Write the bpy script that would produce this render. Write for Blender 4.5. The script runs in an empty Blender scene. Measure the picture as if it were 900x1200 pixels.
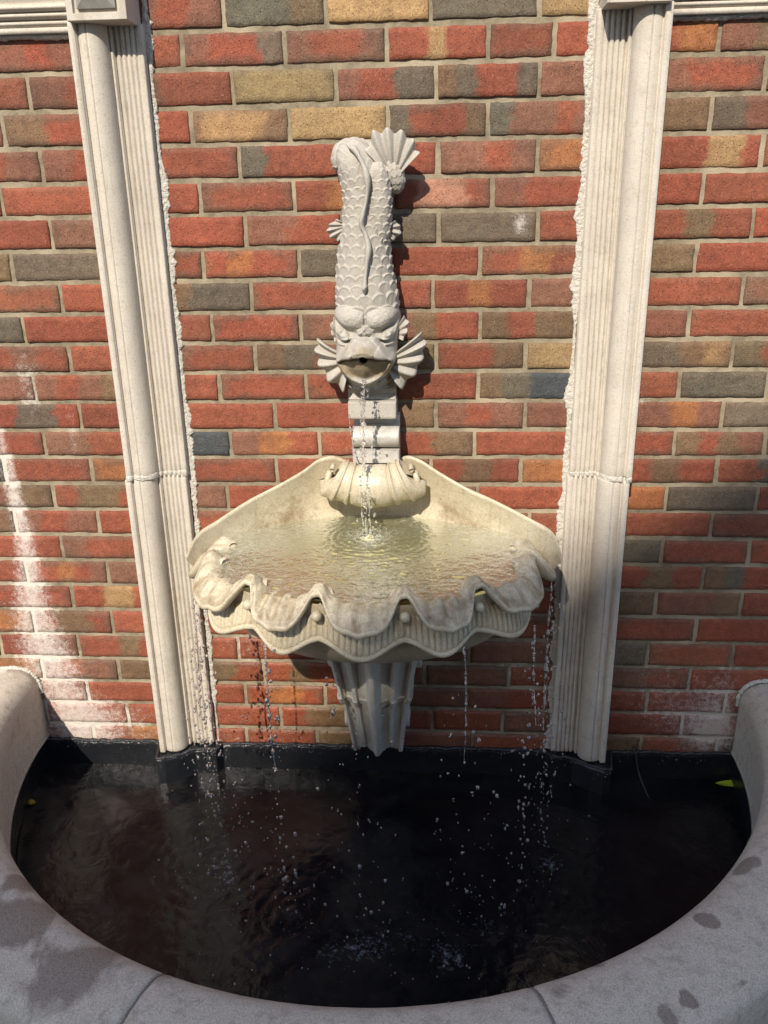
import bpy, math, random
import numpy as np
from mathutils import Vector, Matrix

sc = bpy.context.scene
R = math.radians
rng = np.random.default_rng(7)
random.seed(7)

# ------------------------------------------------------------------ camera
cam_d = bpy.data.cameras.new('camera')
cam = bpy.data.objects.new('camera', cam_d)
sc.collection.objects.link(cam)
cr, cu, cf = Vector((0.9979, 0.0621, -0.0176)), Vector((-0.005, 0.3459, 0.9382)), Vector((-0.0644, 0.9362, -0.3455))
cam.matrix_world = Matrix(((cr.x, cu.x, -cf.x, 0), (cr.y, cu.y, -cf.y, -1.8667), (cr.z, cu.z, -cf.z, -0.3256), (0, 0, 0, 1)))
cam_d.sensor_fit = 'VERTICAL'; cam_d.sensor_height = 36; cam_d.sensor_width = 27
cam_d.lens = 29.43
cam_d.clip_start = 0.02; cam_d.clip_end = 3000
sc.camera = cam

# ------------------------------------------------------------------ light
SUN = Vector((-0.25, -1.0, 0.86)).normalized()
world = bpy.data.worlds.new('World'); sc.world = world; world.use_nodes = True
wt = world.node_tree; bg = wt.nodes['Background']
sky = wt.nodes.new('ShaderNodeTexSky'); sky.sky_type = 'NISHITA'; sky.sun_disc = False
sky.sun_elevation = math.asin(SUN.z); sky.sun_rotation = math.atan2(SUN.x, SUN.y)
wt.links.new(sky.outputs[0], bg.inputs[0]); bg.inputs[1].default_value = 0.132
sun_d = bpy.data.lights.new('sun', 'SUN'); sun_d.energy = 3.1; sun_d.angle = R(0.53); sun_d.color = (1, .93, .82)
sun = bpy.data.objects.new('sun', sun_d); sc.collection.objects.link(sun)
sun.rotation_euler = SUN.to_track_quat('Z', 'Y').to_euler()
vs = sc.view_settings; vs.view_transform = 'Standard'; vs.look = 'None'; vs.gamma = 1; vs.use_curve_mapping = False
vs.exposure = 0.95
sc.render.engine = 'CYCLES'
try:
    sc.cycles.max_bounces = 10; sc.cycles.transparent_max_bounces = 16
    sc.cycles.caustics_reflective = False
    sc.cycles.use_denoising = True
except Exception: pass

# ------------------------------------------------------------------ helpers
def tag(o, label=None, cat=None, group=None, kind=None):
    if label: o['label'] = label
    if cat: o['category'] = cat
    if group: o['group'] = group
    if kind: o['kind'] = kind
    return o
def empty(name, loc=(0, 0, 0)):
    o = bpy.data.objects.new(name, None); sc.collection.objects.link(o); o.location = loc
    o.empty_display_size = .05
    return o
def link(name, me, mat, parent=None, smooth=True):
    o = bpy.data.objects.new(name, me); sc.collection.objects.link(o)
    for m in (mat if isinstance(mat, (list, tuple)) else [mat]): me.materials.append(m)
    if smooth: me.shade_smooth()
    if parent is not None:
        o.parent = parent; o.matrix_parent_inverse = Matrix.Translation(-parent.location)
    return o
class MB:
    """collects vertex grids and loose faces into one mesh"""
    def __init__(s): s.v = []; s.f = []; s.n = 0; s.at = {}
    def add(s, V, F, **at):
        V = np.asarray(V, float).reshape(-1, 3); k = len(V)
        for q in F: s.f.append(tuple(int(i) + s.n for i in q))
        for name in set(s.at) | set(at):
            a = at.get(name)
            if name not in s.at: s.at[name] = [np.zeros(s.n)] if s.n else []
            s.at[name].append(np.zeros(k) if a is None else np.broadcast_to(np.asarray(a, float).reshape(-1), (k,)))
        s.v.append(V); s.n += k
    def grid(s, V, wu=False, wv=False, flip=False, **at):
        V = np.asarray(V, float); n, m = V.shape[:2]
        I = np.arange(n * m).reshape(n, m)
        if wu: I = np.vstack([I, I[:1]])
        if wv: I = np.hstack([I, I[:, :1]])
        F = np.stack([I[:-1, :-1], I[1:, :-1], I[1:, 1:], I[:-1, 1:]], -1).reshape(-1, 4)
        if flip: F = F[:, ::-1]
        s.add(V, F, **at)
    def box(s, x0, x1, y0, y1, z0, z1):
        V = [(x, y, z) for x in (x0, x1) for y in (y0, y1) for z in (z0, z1)]
        s.add(V, [(0, 1, 3, 2), (4, 6, 7, 5), (0, 4, 5, 1), (2, 3, 7, 6), (0, 2, 6, 4), (1, 5, 7, 3)])
    def tube(s, P, rad, n=8, cap=True, **at):
        P = np.asarray(P, float); m = len(P); rad = np.broadcast_to(np.asarray(rad, float), (m,))
        T = np.gradient(P, axis=0); T /= np.linalg.norm(T, axis=1)[:, None] + 1e-12
        a = np.array([0, -1., 0.1]) if abs(T[0][1]) < .9 else np.array([1., 0, 0])
        V = np.zeros((m, n, 3)); th = np.linspace(0, 2 * np.pi, n, endpoint=False)
        for i in range(m):
            b = np.cross(T[i], a); b /= np.linalg.norm(b) + 1e-12; a = np.cross(b, T[i])
            V[i] = P[i] + rad[i] * (np.cos(th)[:, None] * a + np.sin(th)[:, None] * b)
        s.grid(V, wv=True, **at)
        if cap:
            base = s.n - m * n
            s.f.append(tuple(base + i for i in range(n))[::-1]); s.f.append(tuple(base + (m - 1) * n + i for i in range(n)))
    def build(s, name, mat, parent=None, smooth=True):
        me = bpy.data.meshes.new(name)
        V = np.concatenate(s.v); me.from_pydata(V.tolist(), [], s.f)
        for k, lst in s.at.items():
            a = me.attributes.new(k, 'FLOAT', 'POINT'); arr = np.concatenate(lst)
            a.data.foreach_set('value', arr.astype(np.float32))
        me.update()
        return link(name, me, mat, parent, smooth)
def catmull(P, n):
    P = np.asarray(P, float); k = len(P); d = P.shape[1]
    t = np.linspace(0, k - 1 - 1e-9, n); i = t.astype(int); f = (t - i)[:, None]
    Q = np.vstack([2 * P[0] - P[1], P, 2 * P[-1] - P[-2]])
    a, b, c, e = Q[i], Q[i + 1], Q[i + 2], Q[i + 3]
    return .5 * ((2 * b) + (-a + c) * f + (2 * a - 5 * b + 4 * c - e) * f ** 2 + (-a + 3 * b - 3 * c + e) * f ** 3)
def fade(t): return t * t * t * (t * (t * 6 - 15) + 10)
_perm = rng.random((256, 256))
def noise2(x, y):
    x = np.asarray(x, float); y = np.asarray(y, float)
    xi = np.floor(x).astype(int); yi = np.floor(y).astype(int); fx = fade(x - xi); fy = fade(y - yi)
    g = lambda a, b: _perm[a & 255, b & 255]
    return (g(xi, yi) * (1 - fx) + g(xi + 1, yi) * fx) * (1 - fy) + (g(xi, yi + 1) * (1 - fx) + g(xi + 1, yi + 1) * fx) * fy
def fbm(x, y, o=4):
    r = 0; a = .5
    for i in range(o): r = r + a * noise2(x * 2 ** i + 17 * i, y * 2 ** i + 31 * i); a *= .5
    return r
def sstep(a, b, x):
    t = np.clip((x - a) / (b - a), 0, 1); return t * t * (3 - 2 * t)

# ------------------------------------------------------------------ materials
def lin(r, g, b, k=1.0):
    f = lambda c: ((c / 255 + .055) / 1.055) ** 2.4 if c > 10 else c / 255 / 12.92
    return (f(r) * k, f(g) * k, f(b) * k)
class NT:
    def __init__(s, name):
        s.m = bpy.data.materials.new(name); s.m.use_nodes = True; s.t = s.m.node_tree
        s.p = s.t.nodes['Principled BSDF']; s.out = s.t.nodes['Material Output']
        s.tc = s.n('ShaderNodeTexCoord')
    def n(s, typ, **kw):
        q = s.t.nodes.new(typ)
        for k, v in kw.items(): setattr(q, k, v)
        return q
    def l(s, a, b): s.t.links.new(a, b)
    def noise(s, scale, detail=4, rough=.55, vec=None, dist=0):
        q = s.n('ShaderNodeTexNoise'); q.inputs['Scale'].default_value = scale; q.inputs['Detail'].default_value = detail
        q.inputs['Roughness'].default_value = rough; q.inputs['Distortion'].default_value = dist
        s.l(vec or s.tc.outputs['Object'], q.inputs['Vector']); return q.outputs['Fac']
    def voro(s, scale, feature='F1', vec=None):
        q = s.n('ShaderNodeTexVoronoi', feature=feature); q.inputs['Scale'].default_value = scale
        s.l(vec or s.tc.outputs['Object'], q.inputs['Vector']); return q.outputs['Distance']
    def ramp(s, v, a, b, lo=0., hi=1.):
        q = s.n('ShaderNodeMapRange', interpolation_type='SMOOTHSTEP'); s.l(v, q.inputs[0])
        q.inputs[1].default_value = a; q.inputs[2].default_value = b; q.inputs[3].default_value = lo; q.inputs[4].default_value = hi
        return q.outputs[0]
    def math(s, op, a, b=None):
        q = s.n('ShaderNodeMath', operation=op)
        for i, v in enumerate((a, b)):
            if v is None: continue
            if isinstance(v, (int, float)): q.inputs[i].default_value = v
            else: s.l(v, q.inputs[i])
        return q.outputs[0]
    def mix(s, f, a, b, blend='MIX'):
        q = s.n('ShaderNodeMix', data_type='RGBA', blend_type=blend)
        for sock, v in ((q.inputs[0], f), (q.inputs[6], a), (q.inputs[7], b)):
            if isinstance(v, (int, float)): sock.default_value = v
            elif isinstance(v, tuple): sock.default_value = (*v[:3], 1)
            else: s.l(v, sock)
        return q.outputs[2]
    def attr(s, name):
        q = s.n('ShaderNodeAttribute', attribute_name=name); return q
    def col(s, c): s.l(c, s.p.inputs['Base Color']) if not isinstance(c, tuple) else setattr(s.p.inputs['Base Color'], 'default_value', (*c, 1))
    def rough(s, v): s.l(v, s.p.inputs['Roughness']) if not isinstance(v, (int, float)) else setattr(s.p.inputs['Roughness'], 'default_value', v)
    def bump(s, v, strength, dist, prev=None):
        q = s.n('ShaderNodeBump'); q.inputs['Strength'].default_value = strength; q.inputs['Distance'].default_value = dist
        s.l(v, q.inputs['Height'])
        if prev is not None: s.l(prev, q.inputs['Normal'])
        s.l(q.outputs[0], s.p.inputs['Normal']); return q.outputs[0]
    def mapped(s, sx, sy, sz):
        q = s.n('ShaderNodeMapping'); q.inputs['Scale'].default_value = (sx, sy, sz); s.l(s.tc.outputs['Object'], q.inputs[0]); return q.outputs[0]

def mat_brick():
    m = NT('brick')
    c = m.attr('Col').outputs['Color']
    n1 = m.noise(55, 5, .7); n2 = m.noise(260, 3, .6); n3 = m.noise(14, 3)
    c = m.mix(m.ramp(n1, .3, .75), c, m.mix(1.0, c, (.66, .62, .6), 'MULTIPLY'))
    c = m.mix(m.ramp(n3, .55, .8, 0, .35), c, m.mix(1.0, c, (1.25, 1.15, 1.1), 'MULTIPLY'))
    pits = m.ramp(m.voro(210), .10, .25, 1, 0)
    pn = m.ramp(m.noise(90, 2), .42, .56)
    pits = m.math('MULTIPLY', pits, pn)
    c = m.mix(m.math('MULTIPLY', pits, .9), c, lin(62, 42, 34))
    c = m.mix(m.ramp(m.noise(330, 3, .8), .42, .62, .55, 0), c, m.mix(1.0, c, (.50, .46, .44), 'MULTIPLY'))
    grain = m.ramp(n2, .58, .75, 0, .45)
    c = m.mix(grain, c, lin(205, 150, 120, .8))
    st = m.attr('Stain').outputs['Fac']
    sn = m.noise(70, 6, .75); sn2 = m.noise(500, 2, .6)
    e = m.math('ADD', m.math('MULTIPLY', st, .95), m.math('MULTIPLY', m.math('SUBTRACT', m.math('ADD', m.math('MULTIPLY', sn, .6), m.math('MULTIPLY', sn2, .4)), .5), 2.6))
    e = m.ramp(e, .30, 1.0, 0, .78)
    e = m.math('MULTIPLY', e, m.ramp(st, .02, .2))
    c = m.mix(e, c, lin(226, 214, 202, .85))
    m.col(c)
    wet = m.attr('Wet').outputs['Fac']
    m.rough(m.ramp(wet, 0, 1, .82, .35))
    h = m.math('SUBTRACT', m.math('ADD', m.math('MULTIPLY', n1, .6), m.math('MULTIPLY', n2, .4)), m.math('MULTIPLY', pits, .6))
    m.bump(h, .8, .005)
    return m.m
def mat_mortar():
    m = NT('mortar')
    n1 = m.noise(40, 5, .7); n2 = m.noise(420, 3, .7); n3 = m.noise(6, 3)
    c = m.mix(m.ramp(n1, .3, .7), lin(168, 153, 126, .78), lin(130, 117, 95, .78))
    c = m.mix(m.ramp(n3, .45, .7), c, lin(186, 170, 142, .80))
    c = m.mix(m.ramp(n2, .55, .75, 0, .45), c, lin(110, 100, 82))
    st = m.attr('Stain').outputs['Fac']
    e = m.ramp(m.math('ADD', m.math('MULTIPLY', st, 1.3), m.math('MULTIPLY', m.math('SUBTRACT', m.noise(70, 6, .75), .5), 1.5)), .3, .8, 0, .85)
    c = m.mix(m.math('MULTIPLY', e, m.ramp(st, .02, .2)), c, lin(228, 220, 206, .85))
    m.col(c); m.rough(.95)
    m.bump(m.math('ADD', m.math('MULTIPLY', n1, .6), m.math('MULTIPLY', n2, .4)), .8, .005)
    return m.m
def mat_stone(name, base, dark, stain, pit=.5, wet=False, grain=.3, stain_scale=9):
    """cast stone: speckled, pitted, stained where the 'Stain' attribute or noise says"""
    m = NT(name)
    n1 = m.noise(9, 5, .65); n2 = m.noise(650, 2, .7); n3 = m.noise(60, 5, .7)
    c = m.mix(m.ramp(n1, .35, .7), base, tuple(.88 * x for x in base))
    c = m.mix(m.ramp(n3, .5, .78, 0, .45), c, dark)
    c = m.mix(m.ramp(n2, .46, .72, 0, grain * 1.3), c, tuple(.45 * x for x in dark))
    c = m.mix(m.ramp(m.noise(240, 3, .7), .5, .72, 0, grain * .9), c, tuple(.6 * x for x in dark))
    stk = m.noise(1.0, 4, .6, vec=m.mapped(46, 46, 2.2))
    c = m.mix(m.ramp(stk, .52, .75, 0, .38), c, tuple(.62 * x for x in dark))
    st = m.attr('Stain').outputs['Fac']
    e = m.math('ADD', st, m.math('MULTIPLY', m.math('SUBTRACT', m.noise(stain_scale * 4, 6, .75), .5), 1.1))
    e = m.math('MULTIPLY', m.ramp(e, .25, .95), m.ramp(st, .01, .15))
    c = m.mix(e, c, stain)
    pits = m.math('MULTIPLY', m.ramp(m.voro(170), .08, .2, 1, 0), m.ramp(m.noise(37, 2), .58, .66))
    c = m.mix(m.math('MULTIPLY', pits, pit), c, tuple(.3 * x for x in dark))
    m.col(c)
    if wet: m.rough(m.ramp(m.noise(14, 3), .4, .6, .32, .6))
    else: m.rough(.9)
    h = m.math('SUBTRACT', m.math('ADD', m.math('MULTIPLY', n3, .5), m.math('MULTIPLY', n2, .5)), m.math('MULTIPLY', pits, .8))
    m.bump(h, .45, .0022)
    return m.m
def mat_plain(name, c, rough=.6, noise_s=40, amt=.3, bump=.3, dist=.002):
    m = NT(name); n = m.noise(noise_s, 5, .65)
    m.col(m.mix(m.ramp(n, .35, .7, 0, amt), c, tuple(.4 * x for x in c))); m.rough(rough); m.bump(n, bump, dist)
    return m.m

M = {}
M['brick'] = mat_brick(); M['mortar'] = mat_mortar()
M['cast'] = mat_stone('cast_stone', lin(214, 203, 186, .85), lin(176, 160, 138, .8), lin(150, 130, 100, .8))
M['fish'] = mat_stone('sculpture_stone', lin(202, 194, 180, .76), lin(182, 168, 150, .8), lin(160, 140, 108, .72), grain=.45)
M['basin'] = mat_stone('basin_stone', lin(220, 206, 176, .84), lin(182, 158, 116, .78), lin(138, 106, 60, .64), wet=True, stain_scale=9, grain=.5)
M['pedestal'] = mat_stone('corbel_stone', lin(206, 200, 188, .85), lin(165, 155, 138, .8), lin(130, 120, 96, .8), wet=True)
M['caulk'] = mat_plain('white_mortar', lin(228, 220, 204, .85), .95, 150, .3, 1., .008)
M['bowl'] = mat_stone('bowl_stone', lin(222, 210, 160, .88), lin(190, 172, 112, .8), lin(62, 52, 20, .7), stain_scale=5)
M['liner'] = mat_plain('black_liner', (.012, .013, .015), .28, 25, .3, .6, .006)
# ------------------------------------------------------------------ ground
def mat_paving():
    m = NT('paving')
    q = m.n('ShaderNodeTexBrick'); q.inputs['Scale'].default_value = 1.0
    q.inputs['Brick Width'].default_value = .6; q.inputs['Row Height'].default_value = .4; q.inputs['Mortar Size'].default_value = .006
    q.inputs['Color1'].default_value = (*lin(120, 128, 132, .8), 1); q.inputs['Color2'].default_value = (*lin(104, 110, 116, .8), 1)
    q.inputs['Mortar'].default_value = (*lin(70, 70, 68, .8), 1); m.l(m.tc.outputs['Object'], q.inputs['Vector'])
    n = m.noise(12, 6, .7, dist=1.5)
    m.col(m.mix(m.ramp(n, .35, .7, 0, .6), q.outputs['Color'], lin(84, 88, 90, .8))); m.rough(.6); m.bump(n, .4, .004)
    return m.m
g = MB(); xs = np.array([-900, -60, -6, -2.5, 0, 2.5, 6, 60, 900.])
GX, GY = np.meshgrid(xs, np.array([-900, -60, -8, -4, -2, 0, 8, 60, 900.]), indexing='ij')
g.grid(np.stack([GX, GY, np.full_like(GX, -1.95)], -1))
tag(g.build('ground', mat_paving(), smooth=False), kind='structure')

# ------------------------------------------------------------------ brick wall
ROWZ=[0.0739, 0.0049, -0.0639, -0.1336, -0.2036, -0.2732, -0.3408, -0.4092, -0.4767, -0.5454, -0.6124, -0.6787, -0.7458, -0.8129, -0.8784, -0.945, -1.0108, -1.0777, -1.1458, -1.2137, -1.2836, -1.355, -1.4253, -1.4924, -1.5591, -1.6283, -1.6953]
ROWS={
 -1:'-0.618,-0.428,DRD -0.428,-0.225,GGB -0.225,-0.019,TT -0.019,0.191,GG 0.191,0.396,TO',
 0:'-0.947,-0.725,DDRD -0.724,-0.518,R -0.517,-0.31,DRRG -0.31,-0.106,DRRD -0.106,0.093,RRTRR 0.093,0.222,RR 0.222,0.418,R 0.353,0.537,RO 0.537,0.73,DBR',
 1:'-1.052,-0.847,R -0.846,-0.637,DRR -0.636,-0.421,DRR -0.42,-0.21,TT -0.21,-0.008,DRRGG -0.008,0.196,BGRRG 0.196,0.392,DR 0.441,0.633,DRR 0.633,0.829,D',
 2:'-1.132,-0.914,D -0.913,-0.718,BBRR -0.717,-0.512,TR -0.512,-0.308,TTTB -0.308,-0.107,TT -0.106,0.097,GRRRB 0.097,0.297,GDDRD 0.347,0.537,BB 0.537,0.728,GDR',
 3:'-1.044,-0.842,RRD -0.842,-0.636,DRR -0.626,-0.418,RR -0.417,-0.208,GRRR -0.208,-0.004,RR -0.004,0.199,DDRD 0.199,0.395,OO 0.454,0.646,RRRTTR 0.645,0.837,R',
 4:'-1.154,-0.942,R -0.942,-0.733,RRR -0.718,-0.507,OR -0.507,-0.307,RRR -0.306,-0.098,ROR -0.098,0.109,RPPR 0.109,0.306,DRR 0.34,0.536,DR 0.536,0.724,RRR',
 5:'-1.052,-0.844,R -0.843,-0.634,DR -0.624,-0.415,RR -0.415,-0.208,DR -0.208,-0.002,GG -0.002,0.205,GG 0.205,0.407,R 0.45,0.645,RBR 0.645,0.827,R',
 6:'-1.155,-0.944,B -0.943,-0.741,GG -0.718,-0.513,DR -0.512,-0.303,RORR -0.303,-0.109,GG -0.109,0.087,RR 0.087,0.297,ROR 0.342,0.537,B 0.537,0.727,RR',
 7:'-1.05,-0.842,RR -0.842,-0.63,R -0.62,-0.412,BGG -0.412,-0.213,RRR -0.213,-0.014,RR -0.014,0.193,RRORR 0.193,0.391,D 0.448,0.642,RR 0.642,0.832,DB',
 8:'-1.154,-0.94,G -0.939,-0.726,RRR -0.716,-0.506,R -0.506,-0.306,RR -0.306,-0.102,D -0.102,0.09,DBRR 0.09,0.288,BRBB 0.342,0.536,RD 0.536,0.729,RR',
 9:'-1.046,-0.843,RDR -0.842,-0.626,R -0.626,-0.413,DRR -0.412,-0.208,BGD -0.208,-0.006,B -0.006,0.191,RRB 0.191,0.402,TB 0.439,0.637,GGBT 0.637,0.828,BRD',
 10:'-1.141,-0.936,RD -0.936,-0.734,DRDB -0.713,-0.5,BRR -0.5,-0.3,RRR -0.3,-0.104,R -0.104,0.088,RR 0.088,0.286,BGSS 0.333,0.53,BR 0.53,0.72,GGG',
 11:'-1.051,-0.838,RGGR -0.838,-0.641,R -0.59,-0.376,RRR -0.376,-0.183,RR -0.183,-0.006,B -0.006,0.195,DRD 0.195,0.394,D 0.435,0.631,DDOD 0.631,0.821,GG',
 12:'-1.147,-0.935,R -0.935,-0.73,DDRR -0.689,-0.485,SS -0.485,-0.276,DOR -0.276,-0.116,R -0.116,0.083,RB 0.083,0.294,RR 0.342,0.534,DR 0.534,0.733,BRBD 0.733,0.924,D',
 13:'-1.246,-1.043,S -1.043,-0.828,R -0.828,-0.635,OO -0.589,-0.381,RRR -0.381,-0.177,RR -0.177,-0.017,D -0.017,0.19,RBR 0.19,0.394,O 0.433,0.634,RBR 0.634,0.832,RG',
 14:'-1.152,-0.933,DB -0.933,-0.726,RBBR -0.705,-0.502,D -0.503,-0.29,RR -0.29,-0.107,R -0.108,0.093,D 0.093,0.301,RR 0.333,0.528,O 0.528,0.732,GG 0.732,0.927,R',
 15:'-1.253,-1.041,B -1.041,-0.83,DRD -0.83,-0.617,R -0.607,-0.397,RD -0.397,-0.19,R -0.19,0.014,D 0.014,0.215,R 0.215,0.414,R 0.434,0.638,R 0.638,0.833,R',
 16:'-1.146,-0.933,R -0.933,-0.731,DRR -0.721,-0.507,R -0.507,-0.297,D -0.297,-0.089,R -0.089,0.116,R 0.116,0.309,D 0.329,0.531,G 0.531,0.732,R 0.732,0.93,R',
 17:'-1.237,-1.036,R -1.036,-0.825,RRORD -0.825,-0.62,D -0.621,-0.406,R -0.406,-0.194,R -0.194,0.004,D 0.004,0.211,R 0.211,0.414,R 0.425,0.633,RBR 0.634,0.833,BGRR',
 18:'-1.138,-0.927,R -0.927,-0.715,RRTTR -0.715,-0.508,D -0.508,-0.303,R -0.303,-0.101,R -0.101,0.099,B 0.099,0.306,R 0.327,0.53,GB 0.53,0.731,DDB 0.732,0.933,R',
 19:'-1.254,-1.039,O -1.04,-0.832,RBBR -0.833,-0.623,R -0.624,-0.415,R -0.415,-0.22,R -0.22,-0.027,D -0.027,0.168,D 0.168,0.373,R 0.425,0.632,RR 0.633,0.834,R',
 20:'-1.35,-1.141,BR -1.141,-0.93,RD -0.931,-0.72,RRBR -0.714,-0.51,R -0.51,-0.309,RR -0.31,-0.113,D -0.113,0.081,D 0.081,0.272,D 0.319,0.522,RG 0.522,0.729,RR 0.729,0.935,R',
 21:'-1.259,-1.037,O -1.038,-0.832,RD -0.833,-0.614,BR -0.615,-0.446,BR -0.446,-0.257,RBR -0.257,-0.136,D -0.136,-0.031,D -0.031,0.183,D 0.183,0.382,R 0.425,0.631,DR 0.631,0.843,R',
 22:'-1.154,-0.927,R -0.927,-0.701,RR -0.701,-0.5,R -0.501,-0.291,ROOR -0.291,-0.115,R -0.115,0.076,D 0.076,0.279,DR 0.326,0.532,R 0.532,0.727,RR 0.727,0.925,R',
 23:'-1.048,-0.827,RR -0.827,-0.616,R -0.616,-0.412,RR -0.412,-0.206,RBB -0.206,-0.011,R -0.011,0.17,RR 0.17,0.391,DB 0.424,0.626,RR 0.626,0.83,RR',
 24:'-1.155,-0.927,R -0.928,-0.715,RO -0.716,-0.508,R -0.509,-0.317,RR -0.318,-0.117,BD -0.117,0.094,D 0.094,0.307,RR 0.319,0.529,DB 0.529,0.721,RD',
}

PAL = dict(R=lin(172, 93, 64, .77), D=lin(154, 102, 78, .80), B=lin(142, 112, 80, .8), G=lin(124, 111, 90, .78), T=lin(184, 148, 100, .85),
           O=lin(184, 118, 70, .82), M=lin(148, 90, 78, .78), P=lin(205, 146, 118, .85), S=lin(82, 86, 86, .75))
LSTREAM = np.array([(-1.045, -.80), (-1.035, -.93), (-1.022, -1.08), (-1.03, -1.2), (-1.035, -1.3), (-1.02, -1.42), (-.99, -1.56), (-.96, -1.69)])
LW = np.array([.018, .025, .035, .048, .065, .09, .10, .10])
def stain_at(x, z):
    s = np.zeros_like(x)
    t = np.interp(-z, -LSTREAM[:, 1], LSTREAM[:, 0]); w = np.interp(-z, -LSTREAM[:, 1], LW)
    on = sstep(-.76, -.82, z)
    s += np.exp(-((x - t) / w) ** 2) * on * (.62 + .28 * sstep(-1.0, -1.3, z) - .15 * sstep(-1.42, -1.6, z))
    for cx, cz, rx, rz, a in ((-.95, -.70, .035, .10, .5), (-.86, -.82, .02, .10, .4), (-1.03, -1.0, .02, .16, .35), (-.85, -1.60, .16, .05, .45),
                              (.60, -1.55, .13, .09, .42), (.70, -1.62, .08, .07, .7), (.56, -1.42, .16, .10, .2), (.72, -1.52, .05, .12, .4),
                              (.40, -1.62, .05, .05, .35), (-.47, -1.38, .12, .06, .4), (.20, -1.44, .06, .05, .35), (-.44, -.85, .05, .1, .18),
                              (.14, -.53, .02, .03, .2), (.28, -.66, .025, .03, .3), (.45, -.75, .02, .05, .35), (-.85, .02, .5, .012, .3),
                              (-.7, -1.66, .6, .02, .3), (.1, -1.67, .5, .015, .2), (.17, -.37, .02, .025, .8)):
        s += a * np.exp(-((x - cx) / rx) ** 2 - ((z - cz) / rz) ** 2)
    return np.clip(s, 0, 1.2)
def wet_at(x, z): return np.clip(np.exp(-((x + .15) / .5) ** 2) * sstep(-1.2, -1.4, z), 0, 1)
wall = empty('brick_wall', (0, .12, -1.95))
tag(wall, 'red and brown brick wall with tan mortar joints behind the fountain', 'wall')
bricks = MB(); COLS = []
def brick(x0, x1, z0, z1, code, fine=True):
    nx = max(3, int((x1 - x0) / (.011 if fine else .05))) + 1; nz = 7 if fine else 3
    g0 = .0038 + .0016 * rng.random(4)
    x0 += g0[0]; x1 -= g0[1]; z0 += g0[2]; z1 -= g0[3] + .001
    u = np.linspace(0, 1, nx); v = np.linspace(0, 1, nz)
    r = .0022
    # rows: back, side, rounded edge, face ... 
    us = np.concatenate([[0, 0, r / (x1 - x0)], u[1:-1] * (1 - 2 * r / (x1 - x0)) + r / (x1 - x0), [1 - r / (x1 - x0), 1, 1]])
    vv = np.concatenate([[0, 0, r / (z1 - z0)], v[1:-1] * (1 - 2 * r / (z1 - z0)) + r / (z1 - z0), [1 - r / (z1 - z0), 1, 1]])
    U, V = np.meshgrid(us, vv, indexing='ij')
    X = x0 + U * (x1 - x0); Z = z0 + V * (z1 - z0)
    off = float(np.clip(rng.normal(0, .0008), -.0015, .0012)); tx = float(np.clip(rng.normal(0, .0006), -.001, .001)); tz = float(np.clip(rng.normal(0, .0006), -.001, .001))
    Y = off + tx * (U - .5) * 2 + tz * (V - .5) * 2 - (fbm(X * 60 + off * 9000, Z * 60, 3) - .45) * .0020
    edge = np.zeros_like(X)
    n, k = X.shape
    I, J = np.meshgrid(np.arange(n), np.arange(k), indexing='ij')
    d = np.minimum(np.minimum(I, n - 1 - I), np.minimum(J, k - 1 - J))
    Y = np.where(d == 0, .022, np.where(d == 1, Y + .003, Y))
    wob = (noise2(X * 70 + 3, Z * 70 + off * 8000) - .5) * .0026
    X = X + np.where((I <= 2) | (I >= n - 3), wob, 0); Z = Z + np.where((J <= 2) | (J >= k - 3), wob, 0)
    # colours along the brick, soft flashing marks
    cs = np.array([PAL[c] for c in code]); m = len(cs)
    if m == 1: C = np.broadcast_to(cs[0], X.shape + (3,)).copy()
    else:
        wv = (fbm(Z * 45 + off * 5000, X * 30, 4) - .45) * .8
        t = np.clip(U * m - .5 + wv, 0, m - 1); i = np.minimum(t.astype(int), m - 2); f = sstep(.40, .60, t - i)[..., None]
        C = cs[i] * (1 - f) + cs[i + 1] * f
    # kiln-flashed darker margin on many bricks
    fl = rng.random()
    if fl < .55:
        mar = np.minimum(np.minimum(U * 3.0, (1 - U) * 3.0), np.minimum(V, 1 - V) * 1.3) + (fbm(X * 30 + off * 7000, Z * 40, 3) - .45) * .7
        k2 = (1 - sstep(.0, .35, mar)) * (.2 + .5 * rng.random())
        C = C * (1 - k2[..., None]) + np.array(lin(118, 98, 78, .8)) * k2[..., None]
    br = 1 + rng.normal(0, .09); hue = rng.normal(-.01, .03)
    C = C * br * np.array([1 + hue, 1 - hue, 1 - hue]) * (1 + (fbm(X * 12 + off * 6000, Z * 18, 3) - .47)[..., None] * .5)
    bricks.grid(np.stack([X, Y, Z], -1), flip=False, Stain=stain_at(X, Z), Wet=wet_at(X, Z))
    COLS.append(np.clip(C, .005, 1).reshape(-1, 3))
STRIPS = {}
def rnd_code():
    return random.choice(['R', 'RR', 'R', 'DR', 'RD', 'RBR', 'D', 'GG', 'B', 'RRR', 'RO', 'RDR', 'DRR', 'GB', 'R', 'RR', 'R'])
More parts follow.
